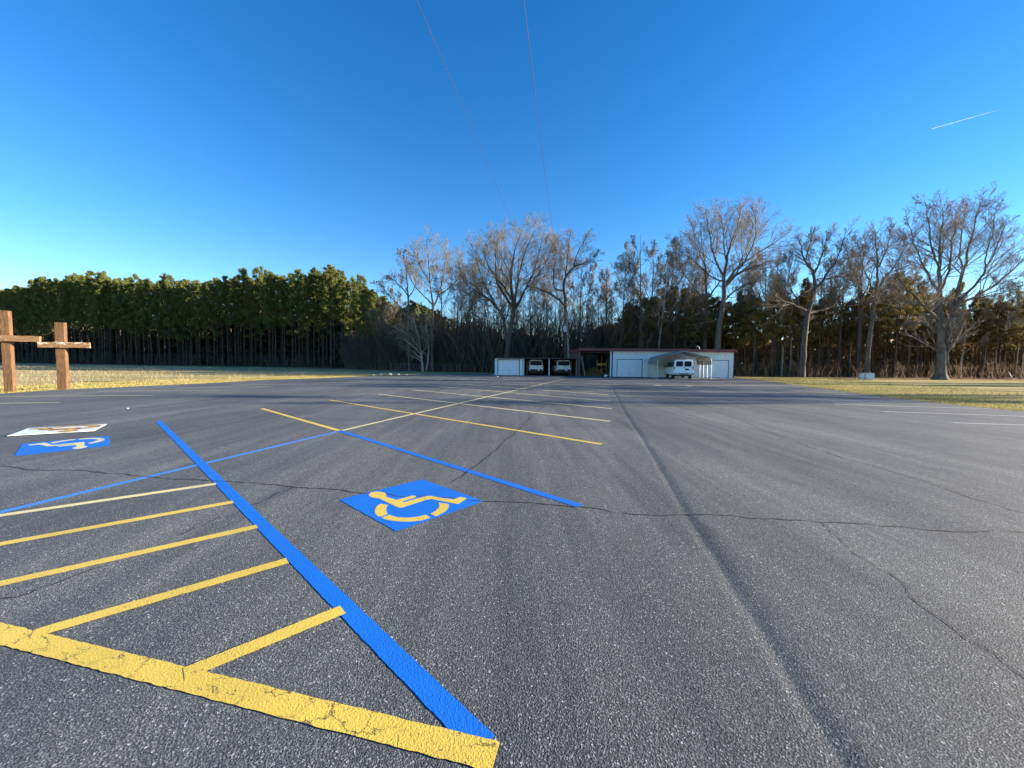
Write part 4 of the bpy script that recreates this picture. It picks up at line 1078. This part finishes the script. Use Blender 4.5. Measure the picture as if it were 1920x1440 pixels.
    hero((1503, 702), 53, [
        [(1502, 706, 0, .5), (1505, 670, 0, .38), (1508, 640, 0, .34), (1511, 600, 0, .32), (1516, 575, 0, .29), (1526, 552, 0, .25), (1529, 538, 0, .2)],
        [(1529, 540, 0, .19), (1527, 512, 0, .17), (1518, 500, -.3, .14), (1509, 490, -.6, .1), (1502, 465, -1, .06), (1498, 447, -1, .02)],
        [(1527, 545, 0, .19), (1540, 530, .5, .16), (1550, 512, .8, .13), (1567, 493, 1, .09), (1578, 462, 1, .06), (1586, 436, 1, .02)],
        [(1509, 490, 0, .09), (1516, 470, 0, .07), (1520, 450, 0, .05), (1526, 432, 0, .02)],
        [(1513, 582, 0, .2), (1500, 578, -.5, .17), (1486, 570, -1, .15), (1472, 567, -1.5, .12), (1458, 560, -2, .09), (1448, 545, -2, .05), (1450, 520, -2, .02)],
        [(1546, 522, 0, .1), (1566, 520, 1, .08), (1588, 517, 1.5, .06), (1606, 508, 2, .02)],
        [(1512, 588, 0, .16), (1538, 582, 1, .14), (1567, 574, 1.5, .12), (1605, 571, 2, .09), (1642, 557, 2, .05), (1672, 548, 2, .02)],
        [(1526, 514, 0, .12), (1536, 492, -1, .1), (1546, 465, -2, .07), (1552, 435, -2, .02)],
        [(1500, 578, 0, .1), (1494, 555, 1, .08), (1480, 540, 1, .06), (1478, 505, 1, .04), (1490, 480, 1, .02)]],
        "gnarled crooked bare tree with a nearly level low limb, right of the garage", "dark_bark", dens=1.1)
    hero((1626, 700), 55, [
        [(1626, 704, 0, .36), (1627, 660, 0, .3), (1631, 620, 0, .27), (1636, 595, 0, .24), (1640, 555, 0, .2), (1645, 530, 0, .16)],
        [(1645, 532, 0, .14), (1645, 503, 0, .12), (1643, 470, 0, .08), (1641, 430, 0, .02)],
        [(1640, 553, 0, .14), (1657, 522, 0, .12), (1672, 505, 0, .09), (1690, 480, 0, .06), (1702, 450, 0, .02)],
        [(1641, 548, 0, .12), (1628, 525, 1, .1), (1618, 500, 1, .07), (1610, 465, 1, .04), (1606, 445, 1, .02)],
        [(1645, 503, 0, .1), (1658, 480, -1, .08), (1668, 450, -1, .05), (1674, 418, -1, .02)],
        [(1640, 560, 0, .1), (1620, 545, -1, .08), (1600, 535, -1, .05), (1580, 522, -1, .02)]],
        "upright bare tree with smooth grey trunk standing behind the low utility cabinet", dens=1.0, fine="mauve_twigs")
    hero((1609, 702), 56.5, [
        [(1609, 706, 0, .3), (1611, 640, 0, .27), (1613, 590, 0, .23), (1615, 540, 0, .15)],
        [(1615, 545, 0, .13), (1614, 520, 0, .11), (1620, 480, 0, .07), (1624, 445, 0, .02)],
        [(1615, 540, 0, .11), (1602, 515, 0, .08), (1590, 485, 0, .05), (1586, 455, 0, .02)],
        [(1614, 560, 0, .1), (1628, 535, 0, .08), (1640, 500, 0, .05), (1650, 470, 0, .02)]],
        "dark trunked bare tree just left of the one behind the utility cabinet", "dark_bark", fine="mauve_twigs", dens=.8)
    hero((1763, 711), 49, [
        [(1763, 714, 0, .9), (1763, 704, 0, .56), (1764, 680, 0, .46), (1765, 655, 0, .42), (1763, 630, 0, .34), (1761, 600, 0, .28), (1762, 560, 0, .23)],
        [(1768, 704, .2, .36), (1772, 670, .2, .31), (1776, 640, 0, .28), (1785, 596, 0, .24), (1790, 575, 0, .2), (1793, 558, 0, .18)],
        [(1762, 562, 0, .24), (1762, 525, 0, .2), (1762, 492, 0, .16), (1764, 450, 0, .1), (1766, 415, 0, .06), (1768, 385, 0, .02)],
        [(1792, 562, 0, .22), (1800, 535, 0, .19), (1806, 512, 0, .16), (1813, 475, 0, .12), (1822, 440, 0, .09), (1831, 405, 0, .05), (1840, 376, 0, .02)],
        [(1793, 566, 0, .17), (1810, 552, -.5, .15), (1828, 540, -1, .13), (1846, 505, -1.5, .1), (1866, 471, -2, .07), (1886, 415, -2, .02)],
        [(1790, 572, 0, .18), (1822, 560, 1, .15), (1850, 545, 1.5, .13), (1871, 532, 2, .11), (1917, 490, 2, .06), (1940, 450, 2, .02)],
        [(1762, 600, 0, .2), (1745, 585, -1, .17), (1722, 563, -2, .13), (1704, 548, -2, .09), (1688, 528, -2, .05), (1676, 495, -2, .02)],
        [(1762, 550, 0, .15), (1748, 530, 1, .13), (1736, 506, 2, .1), (1722, 480, 2, .07), (1712, 450, 2, .05), (1700, 410, 2, .02)],
        [(1762, 505, 0, .12), (1750, 475, -2, .1), (1744, 440, -3, .07), (1740, 400, -3, .04), (1735, 375, -3, .02)],
        [(1806, 512, 0, .11), (1800, 480, 2, .09), (1802, 440, 3, .07), (1811, 400, 3, .04), (1814, 380, 3, .02)],
        [(1763, 545, 0, .13), (1778, 510, -3, .11), (1786, 465, -4, .08), (1790, 425, -4, .05), (1795, 395, -4, .02)],
        [(1846, 505, -1.5, .08), (1850, 470, -1, .07), (1862, 430, -1, .05), (1868, 385, -1, .02)],
        [(1765, 625, 0, .2), (1742, 612, 1, .13), (1722, 604, 2, .08), (1700, 606, 2, .03)],
        [(1822, 560, 1, .1), (1856, 556, 0, .08), (1890, 545, 0, .05), (1925, 540, 0, .02)]],
        "largest bare tree on the right, thick trunk swelling out at its foot", "grey_bark", dens=1.25, fine="mauve_twigs", s1=.8)

    # ---- generic bare trees
    gen = []
    for i, (H_, kw) in enumerate([(20, dict(r0=.24)), (21, dict(r0=.27, fork=.42, spread=.34)), (18, dict(r0=.2, fork=.3)), (19, dict(r0=.2, fork=.5, spread=.3, lean=.08)), (15, dict(r0=.15, fork=.25, spread=.4))]):
        gen.append((H_, make_bare(generic_limbs(H_, rng, n=8, **kw), rng, dens=.7, bark=("grey_bark", "pine_bark", "pale_bark")[i % 3], name="bare_tree", fk=2)))
    spots = [ # px, depth, top py, label
        (722, 76, 560), (738, 80, 530), (752, 74, 560), (835, 74, 480), (856, 72, 490), (878, 70, 486), (890, 76, 500), (905, 70, 470), (922, 74, 520), (938, 78, 440),
        (968, 76, 470), (982, 70, 540), (998, 74, 480), (1012, 70, 520), (1026, 76, 450), (1042, 70, 540), (1050, 78, 500), (1078, 72, 445), (1090, 66, 470), (1104, 74, 500),
        (1122, 70, 540), (1136, 64, 500), (1150, 72, 495), (1168, 64, 478), (1180, 70, 460), (1200, 62, 438), (1216, 68, 450), (1232, 62, 456), (1250, 68, 462), (1266, 61, 448), (1284, 66, 470),
        (1302, 68, 480), (1380, 66, 500), (1398, 62, 520), (1420, 60, 480), (1432, 64, 460), (1446, 57, 470), (1466, 60, 500), (1480, 56, 500), (1532, 58, 470), (1552, 62, 480), (1572, 57, 470), (1590, 60, 455),
        (1656, 62, 500), (1676, 58, 450), (1700, 60, 480), (1724, 64, 560), (1800, 58, 560), (1840, 62, 540), (1872, 56, 520), (1902, 60, 540), (1925, 56, 500)]
    for i, (px, Yd, tp) in enumerate(spots):
        p = D(px, 700, Yd); H_, ms = gen[i % 5]; sc_ = D(px, tp, Yd).z / H_
        if px < 900: lb, g = "slender bare tree in the thicket left of the annex roof", "bare trees left of the annex"
        elif px < 1085: lb, g = "slender bare tree in the thicket behind the low annex roof", "bare trees behind the annex"
        elif px < 1380: lb, g = "slender bare tree behind the red-edged roof of the main garage", "bare trees behind the main garage"
        elif px < 1750: lb, g = "bare tree in the open wood between the garage and the largest right-hand tree", "bare trees right of the garage"
        else: lb, g = "bare tree in the open wood behind and right of the largest right-hand tree", "bare trees at the right end"
        place_tree("bare_tree", ms, (p.x, p.y, -.03), lb, "bare tree", g, min(1.1, max(.7, sc_)) * .85, random.uniform(0, 6.28), sc_)
    # brown small pine trunks of the right wood
    for i in range(46):
        px = 1385 + i * 12 + random.uniform(-4, 4); Yd = random.uniform(55, 74); p = D(px, 700, Yd)
        place_tree("pine_tree", pines_o[i % 2], (p.x, p.y, -.03), "thin straight young pine in the sunlit brown wood at right", "pine tree", "young pines in the right wood", .55, random.uniform(0, 6.28), random.uniform(.62, .85))
    # the wood outside the frame to the right: its shadows streak the lot
    for i, (x, y) in enumerate([(62, 34), (72, 19), (80, 25), (58, 27), (96, 35), (72, 40), (100, 20), (118, 29), (68, 30), (78, 36), (130, 22), (86, 44), (105, 42), (110, 12), (84, 13), (140, 7), (92, 50), (76, 3), (84, -5), (70, -13)]):
        H_, ms = gen[i % 5]; place_tree("bare_tree", ms, (x, y, -.03), "bare tree of the wood that runs on beyond the photo's right edge", "bare tree", "bare trees beyond the right edge", 1.0, i * 1.3, random.uniform(.85, 1.05))

    # ---- undergrowth and the depth of the woods
    def twigs(name, n, area, hmin, hmax, mat, label, r=.012, br=5):
        """a thicket of stems with side twigs, area() -> (n,2)"""
        xy = area(n); P = np.zeros((n, 5, 3)); P[:, 0, :2] = xy; h = hmin + (hmax - hmin) * rng.random(n) ** 1.6
        d = norm(np.concatenate([rng.normal(size=(n, 2)) * .25, np.ones((n, 1))], 1))
        for j in range(1, 5): P[:, j] = P[:, j - 1] + d * (h / 4)[:, None]; d = norm(d + rng.normal(size=d.shape) * .15)
        t = Tubes(); t.add(P, np.outer(r * (1 + h / 3), np.linspace(1.6, .4, 5)), 3)
        B, BR = spawn(P, np.outer(np.full(n, r), np.ones(5)), br, .25, .7, .5, .4, .15, 4, rng, .8, r * .8); t.add(B, BR, 3)
        C_, CR = spawn(B, BR, 3, .3, .7, .6, .4, .15, 3, rng, .8, r * .7); t.add(C_, CR, 3)
        return props(link(name, t.mesh(name, mat)), label, "undergrowth", None, "stuff")
    def band(line, d0, d1):
        def f(n):
            x = line[0][0] + (line[-1][0] - line[0][0]) * rng.random(n); y = np.interp(x, [q[0] for q in line], [q[1] for q in line]) + d0 + (d1 - d0) * rng.random(n) ** 1.3
            return np.stack([x, y], 1)
        return f
    mid = [(-24, 72), (-12, 67), (-4, 61), (27, 60)]; rgt = [(26, 56), (36, 53), (60, 52), (85, 50)]
    twigs("undergrowth", 800, band([(q[0], q[1]) for q in TL[1:6]], .5, 7), .6, 4.5, "thicket_bark", "brown leafless brush along the foot of the left pine stand")
    twigs("undergrowth", 1500, band([(-34, 80), (-24, 73), (-14, 69)], .5, 9), 1.5, 8, "thicket_bark", "grey leafless thicket between the left pines and the annex", .014, 7)
    twigs("undergrowth", 2800, band(mid, 1.5, 14), 2, 12, "thicket_bark", "tall grey leafless thicket behind the garages", .015, 6)
    twigs("undergrowth", 1000, band(rgt, 1.0, 14), .4, 2.6, "brown_brush", "brown leafless brush under the trees right of the garage", .012)
    def mass(name, n, line, d0, d1, ztop, mat, label, s0=.25, s1=.6):
        u_ = rng.random(n); x = line[0][0] + (line[-1][0] - line[0][0]) * u_; y = np.interp(x, [q[0] for q in line], [q[1] for q in line]) + d0 + (d1 - d0) * rng.random(n)
        zt = ztop * (.72 + .25 * np.sin(x * .31 + 1) * np.sin(x * .13) + .12 * np.sin(x * 1.1)); z = zt * rng.random(n) ** .9
        me = quads(name, np.stack([x, y, z], 1), s0, s1, mat, rng, 0, .5); return props(link(name, me), label, "wood", None, "stuff")
    mass("woodland", 110000, TL[:7], 14, 40, 19, "woodland_green", "dark far depth of the pine wood behind the left stand", .5, 1.2)
    mass("woodland", 16000, [(-32, 84), (-8, 74)], 2, 24, 9, "woodland_brown", "dense grey brown brush closing the right end of the left stand", .12, .4)
    mass("woodland", 30000, [(-30, 78), (0, 72), (28, 70)], 14, 26, 10.5, "woodland_brown", "dark brown far wood behind the thicket and the garages", .25, .6)
    mass("woodland", 22000, [(14, 72), (30, 66), (38, 64)], 4, 20, 10, "woodland_olive", "dark evergreen mass behind the main garage roof", .25, .6)
    mass("woodland", 36000, [(34, 64), (60, 62), (120, 58)], 5, 22, 9.5, "woodland_rust", "sunlit rusty brown wood seen between the right-hand trunks", .2, .45)

    mass("woodland", 16000, [(175, 56), (176, -60)], 0, 4, 9, "woodland_rust", "far brown wood closing the view beyond the photo's right edge", .5, 1.2)

# ------------------------------------------------------------------ grass
def in_lot_x(y):
    l = at_edge(lot_l, y); r = at_edge(lot_r, y); return l, r
lot_l = sorted([(p.y, p.x) for p in [left_far] + lot_left]); lot_r = sorted([(p.y, p.x) for p in lot_right + [right_far]])
def blades(name, n, fn, h0, h1, mat, label):
    xy = fn(n); n = len(xy); h = h0 + (h1 - h0) * rng.random(n) ** 2; a = rng.random(n) * 6.283; w = .006 + .012 * rng.random(n)
    b = np.concatenate([xy, np.full((n, 1), -.03)], 1); u = np.stack([np.cos(a), np.sin(a), 0 * a], 1) * w[:, None]
    ln = np.stack([rng.normal(size=n) * .4, rng.normal(size=n) * .4, np.ones(n)], 1) * h[:, None]
    V = np.stack([b - u, b + u, b + ln], 1); return props(link(name, np_mesh(name, V.reshape(-1, 3), np.arange(3 * n).reshape(n, 3), mat)), label, "grass", None, "stuff")
def left_edge(n):
    y = 13 + 40 * rng.random(n) ** 1.6; x = np.interp(y, [q[0] for q in lot_l], [q[1] for q in lot_l]) - .02 - 7 * rng.random(n) ** 2
    return np.stack([x, y], 1)
def right_edge(n):
    y = 10 + 42 * rng.random(n) ** 1.3; x = np.interp(y, [q[0] for q in lot_r], [q[1] for q in lot_r]) + .02 + 12 * rng.random(n) ** 2
    return np.stack([x, y], 1)
def left_field(n):
    y = 20 + 80 * rng.random(n); x = -20 - 110 * rng.random(n); e = np.interp(y, [q[0] for q in lot_l], [q[1] for q in lot_l]); tl = np.interp(x, [q[0] for q in TL], [q[1] for q in TL])
    k = (x < e - 1) & (y < tl); return np.stack([x, y], 1)[k]
blades("grass", 60000, left_edge, .03, .10, "grass_blades", "short yellow green grass along the lot's left edge")
blades("grass", 60000, right_edge, .03, .10, "grass_blades", "short green and straw grass along the lot's right edge")
blades("grass", 45000, left_field, .06, .38, "dry_blades", "dry straw-coloured field grass below the left pine stand")
